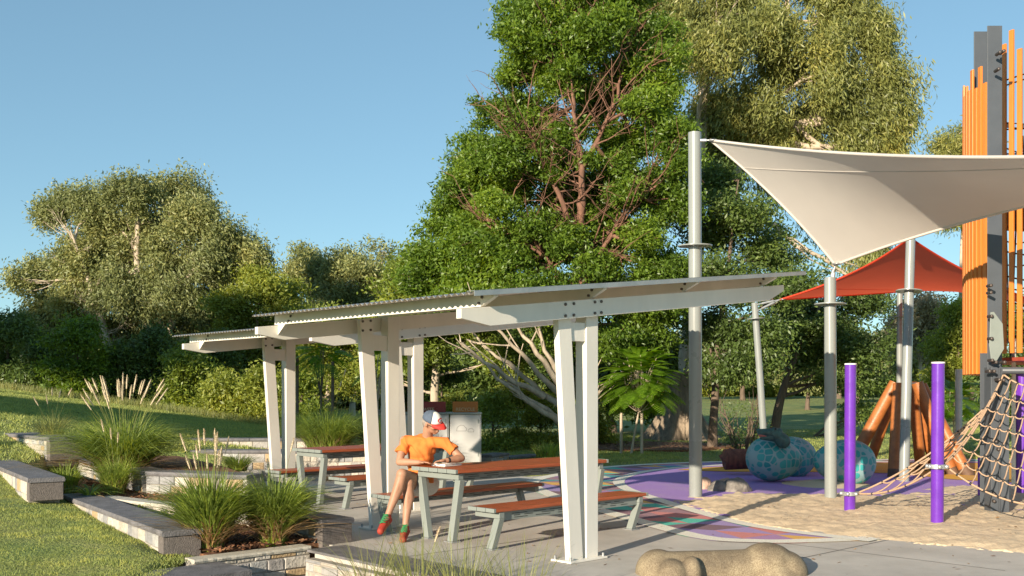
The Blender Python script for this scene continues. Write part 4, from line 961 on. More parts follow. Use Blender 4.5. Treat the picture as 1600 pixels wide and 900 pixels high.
bm_ = MB(); nn = 16; vs = []
for i in range(nn+1):
    th = R(-62)+R(124)*i/nn; y_ = .088*math.sin(th); x_ = -.005+.104*math.cos(th)
    ext = .078*math.cos(th*1.35)**.6 if abs(th*1.35) < 1.57 else 0
    for f_, dz in ((0, .03), (.5, .028-.02*0), (1, .012)):
        vs.append(H(x_+ext*f_, y_*(1+.0*f_), dz+.02*math.cos(th)*0-.030*(abs(y_)/.088)**2*f_*.6))
fs = []
for i in range(nn):
    for k in range(2): a_ = i*3+k; fs.append((a_, a_+1, a_+4, a_+3))
bm_.add(vs, fs, True); o = bm_.build('brim', m_red, cp); sm = o.modifiers.new('s', 'SOLIDIFY'); sm.thickness = .005
# oval badge on the front of the cap
for (rx, rz, mat_, off, nm) in ((.034, .020, m_red, .003, 'badge'), (.024, .011, m_wh, .0055, 'badge_centre'), (.016, .004, m_navy, .008, 'badge_stripe')):
    m = MB(); vs = [None]; ring = []
    for i in range(25):
        t = 2*math.pi*i/24 if i else 0
        if i == 24: break
        y_ = rx*math.cos(t); z_ = .070+rz*math.sin(t); ph = math.asin(min(1, max(0, (z_-.030)/.093))**(1/.9)); xx_ = -.005+(.105+off)*math.sqrt(max(0, math.cos(ph)**2-(y_/.086)**2)); ring.append(H(xx_, y_, z_))
    c = H(-.005+(.105+off+.001)*math.cos(math.asin((.04/.093)**(1/.9))), 0, .070); vs = [c]+ring
    m.add(vs, [(0, 1+i, 1+(i+1) % 24) for i in range(24)], True); o = m.build(nm, mat_, cp)
m = MB(); m.ball(H(-.005, 0, .122), .007, 8, 6); m.build('button', m_navy, cp)
# watch on the left wrist
wd = (eL-wL).normalized(); m = MB(); m.tube([wL+wd*.012, wL+wd*.035], .0315, 16); m.build('watch', m_black, pe)

# ------------------------------------------------------------------ trees
m_lf_hero = leafmat('glossy_green_leaves', (.135, .225, .028), .42, .42, .6, .42, .3)
m_lf_skirt = leafmat('fresh_green_leaves', (.21, .28, .045), .35, .4, .5, .45, .3)
m_lf_euc = leafmat('grey_olive_leaves', (.24, .27, .10), .35, .3, .3, .5, .25)
m_lf_euc2 = leafmat('olive_drooping_leaves', (.26, .285, .085), .40, .35, .3, .45, .3)
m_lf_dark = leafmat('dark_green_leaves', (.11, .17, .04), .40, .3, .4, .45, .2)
m_lf_wattle = leafmat('yellow_green_leaves', (.25, .30, .05), .35, .4, .35, .5, .3)
m_lf_pale = leafmat('dusty_pale_leaves', (.32, .29, .18), .3, .3, .4, .6, .2)
m_lf_bright = leafmat('bright_green_leaves', (.15, .28, .02), .35, .5, .8, .45, .3)
def leaves(name, T, k, tr, L, W, droop, mat, parent, rs, ctr=None, flat=.7):
    C = np.repeat(T, k, 0); n = len(C); C = C+rs.randn(n, 3)*tr*np.array([1, 1, flat])
    D = rs.randn(n, 3)*.8
    if ctr is not None:
        o = C-ctr; o /= (np.linalg.norm(o, axis=1, keepdims=True)+1e-6); D += o*.6
    D[:, 2] -= droop; D /= np.linalg.norm(D, axis=1, keepdims=True)
    S_ = np.cross(D, rs.randn(n, 3)); S_ /= np.linalg.norm(S_, axis=1, keepdims=True); Nn = np.cross(D, S_)
    l = (L*(.65+.7*rs.rand(n)))[:, None]; w_ = (W*(.65+.7*rs.rand(n)))[:, None]
    V = np.stack([C-D*l*.5, C-S_*w_*.5-D*l*.05+Nn*l*.06, C+D*l*.5-Nn*l*.05, C+S_*w_*.5-D*l*.05+Nn*l*.06], 1).reshape(-1, 3)
    return np_mesh(name, V, np.arange(4*n).reshape(-1, 4), mat, parent)
def tufts(lobes, dens, rs, low=-.75, m0=15, ss=.46):
    out = []; per = []
    for (c, r) in lobes:
        r = np.array(r if hasattr(r, '__len__') else (r, r, r*.85)); n = max(4, int(dens*4*math.pi*(r.mean()**2)))
        m_ = m0; sd3 = rs.randn(m_, 3); sd3 /= np.linalg.norm(sd3, axis=1, keepdims=True); sd3[:, 2] = np.maximum(sd3[:, 2], low); sc_ = .25+.62*rs.rand(m_)
        j_ = rs.randint(0, m_, n); d = rs.randn(n, 3); d /= np.linalg.norm(d, axis=1, keepdims=True); d[:, 2] = np.where(d[:, 2] < -.3, d[:, 2]*.4, d[:, 2])
        f = .35+.65*rs.rand(n)**.5
        t = np.array(c)+(sd3*sc_[:, None]*1.05)[j_]*r+d*r*(ss*f)[:, None]*np.array([1, 1, .85])+rs.randn(n, 3)*.13*r*(rs.rand(n) < .5)[:, None]; out.append(t); per.append(t)
    return np.concatenate(out), per
def bez(a, b, rs, bow=.18, n=7):
    a, b = np.array(a, float), np.array(b, float); L = np.linalg.norm(b-a); m = (a+b)/2+rs.randn(3)*L*bow*.5+np.array([0, 0, -L*.06]); out = []
    for t in np.linspace(0, 1, n): out.append(a*(1-t)**2+2*m*t*(1-t)+b*t*t+(rs.randn(3)*L*.012 if 0 < t < 1 else 0))
    return out
def tree(name, label, cat, base, trunk, lobes, dens, k, tr, L, W, droop, mat, bark, r0, seed, group=None, twigs=5, limb_r=.3, low=-.75, start=.25, flat=.7, trunks=None, m0=15, ss=.46, mesh_twigs=0):
    rs = np.random.RandomState(seed); base = Vector(base); e = empty(name, base, 0, label, cat, group); b = np.array(base)
    lobes = [(np.array(c)-b, r) for c, r in lobes]; T, per = tufts(lobes, dens, rs, low, m0, ss)
    ctr = np.mean([c for c, r in lobes], 0)*np.array([1, 1, .8])
    wood = MB(); paths = []
    for tk in (trunks or [trunk]):
        tk = [np.array(p, float)-b for p in tk]; pts = []
        for i in range(len(tk)-1):
            for t in np.linspace(0, 1, 5, endpoint=False): pts.append(tk[i]*(1-t)+tk[i+1]*t+rs.randn(3)*r0*.12)
        pts.append(tk[-1]); paths.append(pts); n = len(pts)
        first = len(paths) == 1; multi = trunks is not None and len(trunks) > 1 and first; gnd = abs(pts[0][2]) < .5
        ra, rb_ = (r0, r0*.5) if multi else ((r0, r0*.15) if gnd else (r0*.55, r0*.12))
        rr = [(rb_+(ra-rb_)*(1-i/(n-1))**.8)*(1.35 if i == 0 and gnd else 1) for i in range(n)]
        if gnd: pts[0] = pts[0]-np.array([0, 0, .3])
        wood.tube(pts, rr, 10)
    wo = wood.build('trunk', bark, e)
    lm = MB()
    for (c, r), tt in zip(lobes, per):
        pts = min(paths, key=lambda q: min(np.linalg.norm(p-c) for p in q)); n = len(pts)
        cand = [i for i in range(int(n*start), n) if pts[i][2] < c[2]+.1*abs(c[2])] or [int(n*start)]
        i = min(cand, key=lambda i: np.linalg.norm(pts[i]-c)+max(0, (i/n)*.5)); i = max(0, i-rs.randint(0, 3))
        rb = r0*limb_r*(1-.6*i/n)+.01; q = bez(pts[i], c, rs); m = len(q); lm.tube(q, [rb*(1-.75*j/(m-1)) for j in range(m)], 7, False)
        for _ in range(twigs):
            j = rs.randint(2, m); t_ = tt[rs.randint(len(tt))]; q2 = bez(q[j], t_, rs, .2, 5); lm.tube(q2, [rb*.3*(1-.8*u_/4)+.004 for u_ in range(5)], 4, False)
    for _ in range(mesh_twigs):                     # fine bare branchlets in the open middle of the crown
        pts = paths[rs.randint(len(paths))]; p0 = pts[rs.randint(int(len(pts)*.3), len(pts))]; u_ = rs.randn(3); u_[2] = abs(u_[2])*.8+.3; u_[1] -= .3; u_ /= np.linalg.norm(u_); L_ = rs.uniform(.7, 2.2)
        q = bez(p0, p0+u_*L_, rs, .2, 7); lm.tube(q, [.022*(1-.8*i/6)+.003 for i in range(7)], 5, False)
        for _ in range(6): j = rs.randint(2, 7); v_ = rs.randn(3)*.5+u_; v_ /= np.linalg.norm(v_); lm.tube(bez(q[j], q[j]+v_*rs.uniform(.25, .7), rs, .2, 4), [.009, .007, .005, .003], 4, False)
    lm.build('limbs', bark, wo)
    leaves('crown', T, k, tr, L, W, droop, mat, e, rs, ctr, flat); return e
def LB(lst, d, rs=None, jit=0.0, fl=1.0):
    r_ = random.Random(len(lst)*7+int(d)); out = []
    for q in lst:
        px, py, r = q[:3]; dd = d+(q[3] if len(q) > 3 else r_.uniform(-jit, jit)); p = P(px, py, dd); rr = r*dd/1600; out.append((tuple(p), (rr*fl, rr*fl, rr*.85)))
    return out
def GB(px, d): x = (px-800)/1600*d; return (x, d, hz(x, d))

# tall dense tree in the centre, open in the middle so that its red limbs show
hl = [(900, -20, 90), (830, 60, 52), (975, 30, 72), (1020, 110, 56), (880, 120, 60), (795, 185, 50), (745, 260, 52), (835, 225, 48), (985, 215, 55), (1040, 210, 42), (1048, 320, 48), (705, 335, 52), (672, 405, 45), (755, 370, 58),
      (1040, 420, 55), (1000, 480, 55), (830, 470, 58), (760, 455, 52), (700, 470, 48), (905, 520, 55), (805, 120, 36), (955, 125, 45, 1.0), (900, 300, 50, 2.0), (850, 395, 50, 1.4), (960, 385, 50, 1.2), (790, 300, 45, .4), (1030, 520, 42), (940, 455, 50, .5),
      (820, 20, 40), (660, 440, 38), (1055, 260, 32), (930, 50, 55, -1), (975, 300, 26, -1), (885, 385, 24, -1.3), (925, 420, 30, -1.2), (830, 350, 30, -1), (1000, 370, 34, -1), (800, 410, 34, -1.1), (915, 475, 34, -1.4), (770, 320, 30, -1), (1000, 160, 30, -1), (860, 190, 40, 1.6), (930, 170, 40, 1.6), (880, 250, 30, 1.4), (935, 290, 34, 1.8), (870, 320, 34, .9), (945, 345, 30, .6), (850, 270, 28, -.5), (965, 260, 26, -.6), (900, 205, 24, -.8), (895, 370, 24, -.9), (920, 250, 20, -.9), (990, 300, 45, .8), (735, 420, 42), (800, 380, 42, 1.6), (870, 350, 40, 2.6), (790, 250, 42), (1020, 160, 40), (930, 330, 40, 2.8), (890, 470, 45, 1), (720, 300, 36), (850, 60, 50), (1050, 470, 40), (975, 530, 50)]
b0 = GB(912, 27.5); fk = P(910, 262, 26.0)
tree('broadleaf_tree', 'tallest dense bright green tree with reddish limbs, behind the shelters', 'tree', b0, None,
     LB(hl, 27, jit=.9, fl=1.08), 20, 44, .135, .12, .046, .25, m_lf_hero, m_bark_red, .145, 101, mesh_twigs=110, twigs=14, limb_r=.5, start=.35,
     trunks=[[b0, P(914, 560, 27.3), P(911, 430, 26.8), P(908, 330, 26.2), fk], [P(908, 330, 26.2), fk, P(898, 190, 26.0), P(893, 120, 26.3), P(880, 20, 26.6)], [fk, P(935, 215, 26.2), P(965, 150, 26.6), P(980, 70, 27)], [P(911, 400, 26.7), P(872, 300, 26.3), P(835, 235, 26.3), P(800, 190, 26.5)], [P(912, 440, 26.8), P(965, 350, 26.4), P(1010, 290, 26.4)], [P(914, 480, 27), P(850, 400, 26.5), P(770, 345, 26.4)]])
sk = [(650, 420, 42), (622, 460, 38), (690, 430, 50), (640, 510, 45), (700, 500, 50), (600, 520, 40), (660, 560, 45), (740, 520, 50), (790, 560, 40), (600, 580, 38)]
b1 = GB(680, 29.5)
tree('leafy_tree', 'fresh green lower tree filling the left side under the tallest tree', 'tree', b1, [b1, P(680, 560, 29.5), P(672, 470, 29.5)], LB(sk, 29.5, jit=1), 11, 52, .19, .125, .052, .3, m_lf_skirt, m_bark_pale, .16, 102)
# drooping eucalypt behind on the right
el = [(1060, 20, 60), (1130, -10, 75), (1230, -30, 85), (1325, 0, 65), (1370, 60, 45), (1120, 100, 55), (1205, 80, 70), (1290, 110, 65), (1385, 125, 42), (1105, 190, 45), (1180, 190, 60), (1265, 205, 65), (1345, 195, 55), (1402, 190, 36), (1330, 262, 45),
      (1230, 265, 50), (1385, 235, 40), (1140, 255, 45), (1010, 40, 50), (1090, 60, 50), (1350, 300, 40), (1290, 320, 45), (1355, 440, 30), (1370, 400, 26), (1345, 370, 40)]
b2 = GB(1062, 33)
tree('gum_tree', 'tall olive gum tree with drooping foliage, upper right behind the cream sail', 'tree', b2, None, LB(el, 35, jit=1.6, fl=1.0), 6.5, 84, .19, .21, .042, 1.6, m_lf_euc2, m_bark_pale, .30, 103, twigs=9, limb_r=.45, low=-.9, start=.3, flat=2.0, m0=9, ss=.36, mesh_twigs=60,
     trunks=[[b2, P(1075, 560, 33.5), P(1090, 330, 34.5), P(1100, 120, 35), P(1135, 0, 35)], [P(1085, 400, 34), P(1170, 230, 35), P(1225, 90, 35.5), P(1235, -40, 36)], [P(1170, 230, 35), P(1280, 180, 36), P(1340, 90, 36)]])
# flared mossy base of that tree
m = MB(); rs_ = random.Random(4); c = Vector(b2); vs = []; n = 28
for j in range(7):
    t = j/6; rr = .44+.85*(1-t)**2.6
    for i in range(n):
        a_ = 2*math.pi*i/n; f = 1+(.30*math.sin(a_*5+.6)+.15*math.sin(a_*9))*(1-t)**1.2; vs.append((math.cos(a_)*rr*f, math.sin(a_)*rr*f, -.25+t*2.4))
m.add(vs, [(j*n+i, j*n+(i+1) % n, (j+1)*n+(i+1) % n, (j+1)*n+i) for j in range(6) for i in range(n)], True)
fb = m.build('buttress_base', m_bark_mid, bpy.data.objects['gum_tree'])
def T_(name, label, px, d, lobes, mat, bark, seed, top=None, dens=10, k=30, tr=.22, L=.2, W=.08, droop=.3, r0=.16, jit=1.0, twigs=4, cat='tree', group=None, flat=.7, low=-.75, limb_r=.4, trunks=None, **kw2):
    b = GB(px, d); lb = LB(lobes, d, jit=jit); cx = sum(l[0][0] for l in lb)/len(lb); zt = max(l[0][2] for l in lb)
    return tree(name, label, cat, b, [b, (b[0]+(cx-b[0])*.3, d, b[2]+(zt-b[2])*.45), (cx, d, zt)], lb, dens, k, tr, L, W, droop, mat, bark, r0, seed, group, twigs, limb_r, low, .25, flat, trunks, **kw2)
T_('dense_tree', 'dark dense tree with a stout trunk right of the tallest mast', 1112, 28, [(1120, 290, 42), (1165, 335, 50), (1110, 365, 42), (1200, 395, 48), (1135, 440, 52), (1105, 515, 42), (1168, 515, 48), (1150, 575, 36), (1235, 445, 45), (1110, 580, 28), (1190, 560, 30)], m_lf_dark, m_bark_dark, 118, k=56, r0=.13, dens=11, L=.125, W=.05)
T_('dense_tree', 'dark spreading tree behind the slim leaning mast and first egg', 1205, 33, [(1255, 490, 50), (1300, 520, 50), (1340, 480, 42), (1262, 560, 42), (1310, 585, 36), (1350, 545, 45), (1228, 455, 36), (1200, 530, 38), (1360, 600, 30), (1340, 640, 24)], m_lf_dark, m_bark_dark, 105, k=52, r0=.17, dens=9, L=.14, W=.055)
T_('gum_tree', 'broad olive gum tree with many pale limbs on the far left', 215, 47, [(88, 330, 38), (68, 435, 30), (32, 445, 22), (140, 330, 42), (145, 395, 48), (215, 305, 45), (205, 365, 48), (268, 310, 48), (300, 350, 48), (345, 370, 38), (372, 385, 28), (402, 412, 25), (335, 420, 42), (250, 440, 38), (175, 450, 42), (108, 470, 40), (285, 470, 42), (350, 465, 38), (230, 520, 36), (150, 520, 42), (70, 490, 34), (300, 520, 42), (110, 400, 42), (385, 440, 34), (400, 400, 26), (255, 400, 34), (190, 430, 40), (215, 470, 44), (265, 500, 44), (180, 350, 40), (240, 360, 40), (180, 400, 42), (310, 420, 40), (225, 460, 45), (120, 435, 40), (60, 520, 40), (200, 560, 40), (110, 560, 40), (290, 560, 40), (350, 510, 36)],
   m_lf_euc, m_bark_pale, 106, dens=6, k=62, tr=.24, L=.19, W=.062, droop=.9, r0=.22, jit=2.0, twigs=12, flat=1.3, m0=9, ss=.38, mesh_twigs=50, limb_r=.5,
   trunks=[[GB(215, 47), P(235, 520, 47), P(215, 430, 47), P(215, 330, 47)], [GB(215, 47), P(262, 520, 46), P(290, 440, 46), P(330, 380, 46)], [GB(190, 46), P(165, 520, 46), P(140, 440, 46), P(110, 360, 46)]])
bg = 'background trees behind the shelters'
for (nm, lab, px, d, lob, mt, bk_, sd_x, kw) in [
    ('wattle_tree', 'yellow green bushy tree between the far left gum and the shelter roof', 390, 44, [(365, 480, 40), (410, 455, 42), (445, 470, 38), (385, 530, 45), (440, 530, 45), (350, 550, 40), (410, 580, 42), (465, 500, 30)], m_lf_wattle, m_bark_pale, 107, dict(k=54, L=.18, W=.065, dens=6, tr=.27)),
    ('gum_tree', 'rounded olive tree top rising left of the thin grey treetop', 480, 58, [(478, 405, 26), (500, 420, 24), (470, 430, 28), (500, 450, 30)], m_lf_euc, m_bark_pale, 108, dict(k=50, L=.22, W=.08, dens=5, tr=.32)),
    ('gum_tree', 'broad brownish olive tree just left of the tallest tree', 550, 55, [(540, 415, 30), (570, 425, 32), (525, 440, 30), (600, 440, 30), (560, 460, 34), (520, 480, 34), (590, 480, 34), (610, 500, 30)], m_lf_euc, m_bark_pale, 109, dict(k=50, L=.21, W=.075, dens=5, tr=.32)),
    ('sparse_tree', 'thin grey sparse treetop poking above the skyline left of the tallest tree', 592, 62, [(582, 385, 13), (598, 392, 14), (606, 405, 12), (590, 410, 14)], m_lf_euc, m_bark_pale, 110, dict(k=14, L=.32, W=.09, dens=4, tr=.4, twigs=6)),
    ('wattle_tree', 'yellow green feathery bush behind the rear shelter columns', 510, 38, [(480, 520, 40), (530, 510, 40), (560, 540, 40), (500, 570, 40), (545, 590, 38), (450, 600, 36), (590, 550, 36)], m_lf_wattle, m_bark_pale, 111, dict(k=50, L=.15, W=.055, dens=7, tr=.25)),
    ('pale_tree', 'pale brown twiggy tree right of the leaning mast', 1440, 60, [(1432, 475, 26), (1455, 490, 26), (1410, 505, 26), (1440, 520, 30), (1400, 540, 26), (1460, 545, 24)], m_lf_pale, m_bark_pale, 112, dict(k=20, L=.32, W=.09, dens=6, tr=.35, twigs=10, limb_r=.6)),
    ('leafy_tree', 'bright rounded green tree left of the orange tower', 1495, 46, [(1492, 490, 24), (1500, 520, 28), (1480, 545, 30), (1500, 575, 34), (1470, 590, 26), (1530, 560, 34)], m_lf_wattle, m_bark_dark, 113, dict(k=50, L=.18, W=.07, dens=7, tr=.26)),
    ('gum_tree', 'olive treetop showing above the cream sail left of the tower', 1500, 62, [(1475, 222, 24), (1502, 232, 26), (1515, 210, 22), (1480, 260, 30), (1540, 240, 30), (1520, 290, 40), (1500, 340, 30)], m_lf_euc2, m_bark_pale, 114, dict(k=44, L=.26, W=.06, dens=4, tr=.36, droop=.8)),
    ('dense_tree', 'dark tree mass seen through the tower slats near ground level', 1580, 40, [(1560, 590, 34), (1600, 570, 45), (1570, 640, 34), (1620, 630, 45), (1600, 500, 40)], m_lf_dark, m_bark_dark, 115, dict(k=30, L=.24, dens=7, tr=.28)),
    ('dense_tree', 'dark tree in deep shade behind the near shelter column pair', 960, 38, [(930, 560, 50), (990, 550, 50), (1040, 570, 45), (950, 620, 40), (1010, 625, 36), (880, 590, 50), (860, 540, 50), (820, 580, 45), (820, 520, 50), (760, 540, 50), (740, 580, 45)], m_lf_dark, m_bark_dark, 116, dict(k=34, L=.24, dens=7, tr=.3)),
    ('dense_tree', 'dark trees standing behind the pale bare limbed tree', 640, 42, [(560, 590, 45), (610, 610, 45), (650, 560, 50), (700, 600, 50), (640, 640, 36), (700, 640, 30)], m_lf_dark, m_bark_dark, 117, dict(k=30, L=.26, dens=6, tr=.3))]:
    T_(nm, lab, px, d, lob, mt, bk_, sd_x, group=bg, **kw)
# hedge of shrubs along the top of the lawn on the left
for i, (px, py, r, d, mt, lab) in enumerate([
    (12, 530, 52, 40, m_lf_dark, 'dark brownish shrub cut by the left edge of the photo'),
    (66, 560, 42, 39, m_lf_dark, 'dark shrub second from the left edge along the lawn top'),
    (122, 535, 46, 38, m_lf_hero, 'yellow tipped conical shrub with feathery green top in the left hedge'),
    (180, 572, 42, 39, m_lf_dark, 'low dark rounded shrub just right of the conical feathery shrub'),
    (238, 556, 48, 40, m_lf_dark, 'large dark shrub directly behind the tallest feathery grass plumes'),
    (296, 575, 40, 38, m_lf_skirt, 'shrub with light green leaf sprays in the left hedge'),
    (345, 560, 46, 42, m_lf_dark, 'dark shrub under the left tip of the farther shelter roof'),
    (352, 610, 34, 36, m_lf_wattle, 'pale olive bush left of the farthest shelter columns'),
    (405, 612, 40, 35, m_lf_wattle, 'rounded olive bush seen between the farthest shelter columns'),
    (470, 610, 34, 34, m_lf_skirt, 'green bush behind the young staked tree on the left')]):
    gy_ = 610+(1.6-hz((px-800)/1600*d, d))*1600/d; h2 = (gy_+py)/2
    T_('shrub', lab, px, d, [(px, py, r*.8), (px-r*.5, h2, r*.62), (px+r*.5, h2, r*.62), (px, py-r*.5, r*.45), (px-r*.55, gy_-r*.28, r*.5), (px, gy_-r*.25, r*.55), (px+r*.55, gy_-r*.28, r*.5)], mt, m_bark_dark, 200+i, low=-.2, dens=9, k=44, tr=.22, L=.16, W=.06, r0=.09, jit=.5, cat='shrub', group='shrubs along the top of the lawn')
for i, (px, py, r, d, mt, lab) in enumerate([
    (770, 640, 32, 27, m_lf_skirt, 'bright green shrub just right of the bin cabinets'),
    (712, 640, 28, 29, m_lf_wattle, 'olive shrub behind the bin cabinet signs'),
    (808, 615, 36, 29, m_lf_wattle, 'yellow olive bush under the bare pale limbs'),
    (845, 645, 30, 28, m_lf_wattle, 'olive bush just left of the near raking column'),
    (925, 655, 32, 30, m_lf_wattle, 'mossy low bush right of the near shelter column'),
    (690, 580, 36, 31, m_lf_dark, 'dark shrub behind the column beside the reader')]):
    gy_ = 610+(1.6-hz((px-800)/1600*d, d))*1600/d
    T_('shrub', lab, px, d, [(px, py, r*.8), (px-r*.5, py+r*.35, r*.65), (px+r*.5, py+r*.35, r*.65), (px, py-r*.5, r*.5), (px, gy_-r*.4, r*.6), (px-r*.7, gy_-r*.3, r*.45), (px+r*.7, gy_-r*.3, r*.45)], mt, m_bark_dark, 240+i, low=-.2, dens=14, k=44, tr=.15, L=.10, W=.04, r0=.05, jit=.4, cat='shrub', group='shrubs behind the shelters')
# far tree line beyond the open lawn on the right: one shape, repeated
far0 = None; fr = random.Random(8)
FL = ['small far tree alone on the sunlit lawn between the masts', 'far dark tree at the back of the lawn left of the slim mast', 'far tree behind the leaning masts', 'far low tree seen past the log frame', 'far tree left of the bright rounded tree', 'far tree behind the low corner mast', 'far tree behind the stout trunk', 'far tree at the back right of the lawn', 'farthest tree between trunk and slim mast', 'far tree beyond the second egg']
for i, (px, d, s_) in enumerate([(1262, 62, .62), (1160, 88, 1.0), (1385, 80, .95), (1425, 72, .8), (1462, 84, 1.0), (1310, 95, 1.1), (1080, 90, 1.05), (1520, 85, 1.1), (1225, 100, 1.2), (1340, 78, .8)]):
    b = GB(px, d)
    if far0 is None:
        lbs = [((b[0]+x, b[1]+y, b[2]+z), r) for x, y, z, r in ((0, 0, 4.4, 2.0), (-1.5, .4, 3.6, 1.6), (1.6, -.3, 3.8, 1.6), (.5, .8, 5.4, 1.3), (-.6, -.8, 2.9, 1.4), (1.0, .4, 2.7, 1.2))]
        far0 = tree('round_tree', FL[0], 'tree', b, [b, (b[0]+.1, b[1], b[2]+2.2), (b[0], b[1], b[2]+4.5)], lbs, 3.2, 30, .42, .42, .16, .3, m_lf_euc, m_bark_dark, .24, 300, 'far trees beyond the right lawn'); o = far0
    else: o = copy_tree(far0)
    o.location = b; o.scale = (s_, s_, s_*fr.uniform(.85, 1.1)); o.rotation_euler = (0, 0, fr.uniform(0, 6)); o['label'] = FL[i]
# far-off woodland that reads as one mass
def wood(name, label, pxs, d, top, seed, mat, L=.42):
    rs = np.random.RandomState(seed); lb = []
    for px in pxs:
        dd = d+rs.uniform(-4, 6); t_ = top(px)+rs.uniform(-12, 10); zt = 1.6-(t_-610)/1600*dd; x = (px-800)/1600*dd; g = hz(x, dd); z = zt-1.6
        while z > g-.5: lb.append(((x+rs.uniform(-1, 1), dd+rs.uniform(-1.5, 1.5), z), (2.6, 2.2, 1.8))); z -= 2.2
    T, _ = tufts(lb, 1.5, rs, -.5); tag(leaves(name, T, 30, .45, L, L*.4, .3, mat, None, rs), label, 'woodland', kind='stuff')
wood('distant_woodland', 'far-off olive green woodland closing the view behind the left hedge', range(-60, 720, 44), 66, lambda p: np.interp(p, [-60, 30, 120, 330, 640], [505, 500, 520, 480, 470]), 501, m_lf_euc)
wood('distant_woodland', 'far-off green woodland closing the view beyond the right lawn', range(700, 1660, 34), 108, lambda p: np.interp(p, [700, 1080, 1400, 1660], [560, 588, 575, 560]), 502, m_lf_wattle, .6)
# bare pale limbed tree under the tallest tree
b = GB(893, 26.5); e = empty('bare_limbed_tree', b, 0, 'pale bare branching limbs leaning left behind the near shelter', 'tree'); m = MB(); rs = np.random.RandomState(77); b = np.array(b)
m.tube([b*0+np.array([0, 0, -.2]), np.array(P(890, 650, 26.4))-b, np.array(P(880, 620, 26.3))-b], [.20, .17, .15], 12)
for tx, ty, sx, sy in ((735, 515, 880, 640), (742, 555, 885, 660), (765, 505, 880, 620), (800, 500, 880, 610), (840, 505, 882, 600), (775, 590, 888, 670), (868, 500, 884, 610), (930, 600, 890, 650), (955, 590, 892, 660), (720, 535, 850, 620)):
    q = bez(np.array(P(sx, sy, 26.4))-b, np.array(P(tx, ty, 25.5+rs.rand()*1.5))-b, rs, .12, 9); m.tube(q, [.085*(1-.75*i/8)+.008 for i in range(9)], 7, False)
    for _ in range(5):
        j = rs.randint(3, 9); d_ = (q[-1]-q[0]); d_ = d_/np.linalg.norm(d_); t_ = q[j]+d_*rs.uniform(.3, 1.0)+rs.randn(3)*.35+np.array([0, 0, .2]); m.tube(bez(q[j], t_, rs, .15, 5), [.022*(1-.7*i/4)+.003 for i in range(5)], 5, False)
m.build('limbs', m_bark_pale, e)
# bare twiggy shrub left of the eggs
b = GB(1162, 24.5); e = empty('bare_shrub', b, 0, 'dark bare twiggy shrub behind the weathered block', 'shrub'); m = MB(); b = np.array(b)
for _ in range(16):
    a_ = rs.rand()*6.28; t_ = np.array([math.cos(a_)*.55, math.sin(a_)*.4, rs.uniform(.7, 1.5)]); q = bez(np.array([math.cos(a_)*.06, 0, -.05]), t_, rs, .15, 7); m.tube(q, [.02*(1-.7*i/6)+.003 for i in range(7)], 5, False)
    for _ in range(6): j = rs.randint(2, 7); m.tube(bez(q[j], q[j]+rs.randn(3)*.16+np.array([0, 0, .25]), rs, .15, 4), [.008, .006, .005, .003], 4, False)
m.build('stems', m_bark_dark, e); leaves('leaves', np.array([[rs.uniform(-.5, .5), rs.uniform(-.3, .3), rs.uniform(.2, 1.3)] for _ in range(120)]), 9, .10, .06, .03, .2, m_lf_dark, e, rs)

# ------------------------------------------------------------------ young trees with large compound leaves
def frond_tree(label, px, d, cpx, cpy, r, nf, seed, stakes, L=.55, sc=m_bark_pale):
    b = GB(px, d); e = empty('young_tree', b, 0, label, 'tree', 'young staked trees with feathery compound leaves'); b = np.array(b); rs = np.random.RandomState(seed)
    c = np.array(P(cpx, cpy, d))-b; V = []; tw = MB(); r = r*d/1600
    top = c*np.array([1, 1, .55]); tw.tube([(0, 0, -.1), tuple(top*.6), tuple(top)], [.035, .028, .022], 8)
    for i in range(nf):
        a_ = rs.rand()*6.28; el_ = rs.uniform(-.9, 1.35); u_ = np.array([math.cos(a_)*math.cos(el_), math.sin(a_)*math.cos(el_), math.sin(el_)]); s0 = c+u_*r*rs.uniform(.25, .8)+np.array([0, 0, -.1*r])
        if rs.rand() < .3: tw.tube(bez(top, s0, rs, .15, 5), [.014, .011, .009, .007, .005], 5, False)
        dr = u_*np.array([1, 1, .5])+np.array([0, 0, .05]); dr /= np.linalg.norm(dr); sd2 = np.cross(dr, [0, 0, 1.0]); sd2 /= np.linalg.norm(sd2)+1e-6; sd2 = sd2+rs.randn(3)*.12; nn = 15; l = L*rs.uniform(.7, 1.15)
        for k_ in range(nn):
            t = (k_+1)/nn; p = s0+dr*l*t+np.array([0, 0, -.42*l*t*t]); w_ = l*.30*math.sin(math.pi*min(1, t*.85+.12))**.7; dd = dr+np.array([0, 0, -.8*t]); dd /= np.linalg.norm(dd)
            for s in (-1, 1):
                q1 = p+sd2*s*w_+dd*w_*.35+np.array([0, 0, -.15*w_]); h_ = l/nn*.46; V += [p-dd*h_, p+dd*h_, q1+dd*h_*.7, q1-dd*h_*.7]
    np_mesh('crown', np.array(V), np.arange(len(V)).reshape(-1, 4), m_lf_bright, e); tw.build('trunk', sc, e)
    for sx2 in stakes:
        x = (sx2-px)/1600*d; MB().tube([(x, -.1, -.2), (x, -.1, (P(0, stakes[sx2], d).z-b[2]))], .036, 8).build('stake', m_bark_pale if sc == m_bark_pale else m_bark_dark, e)
    return e
frond_tree('young staked tree with spreading bright compound leaves right of the near shelter column', 985, 25.5, 998, 590, 60, 210, 1, {970: 645, 1002: 645})
frond_tree('young tree with bright compound leaves hanging behind the rear shelter columns', 500, 23.5, 502, 548, 34, 46, 2, {466: 560, 521: 565}, .5, m_bark_dark)
frond_tree('young tree with bright compound leaves left of the tower foot', 1492, 27, 1490, 622, 36, 60, 3, {}, .55)
frond_tree('small clump of bright compound leaves behind the middle shelter columns', 590, 24, 590, 560, 26, 26, 4, {}, .5)

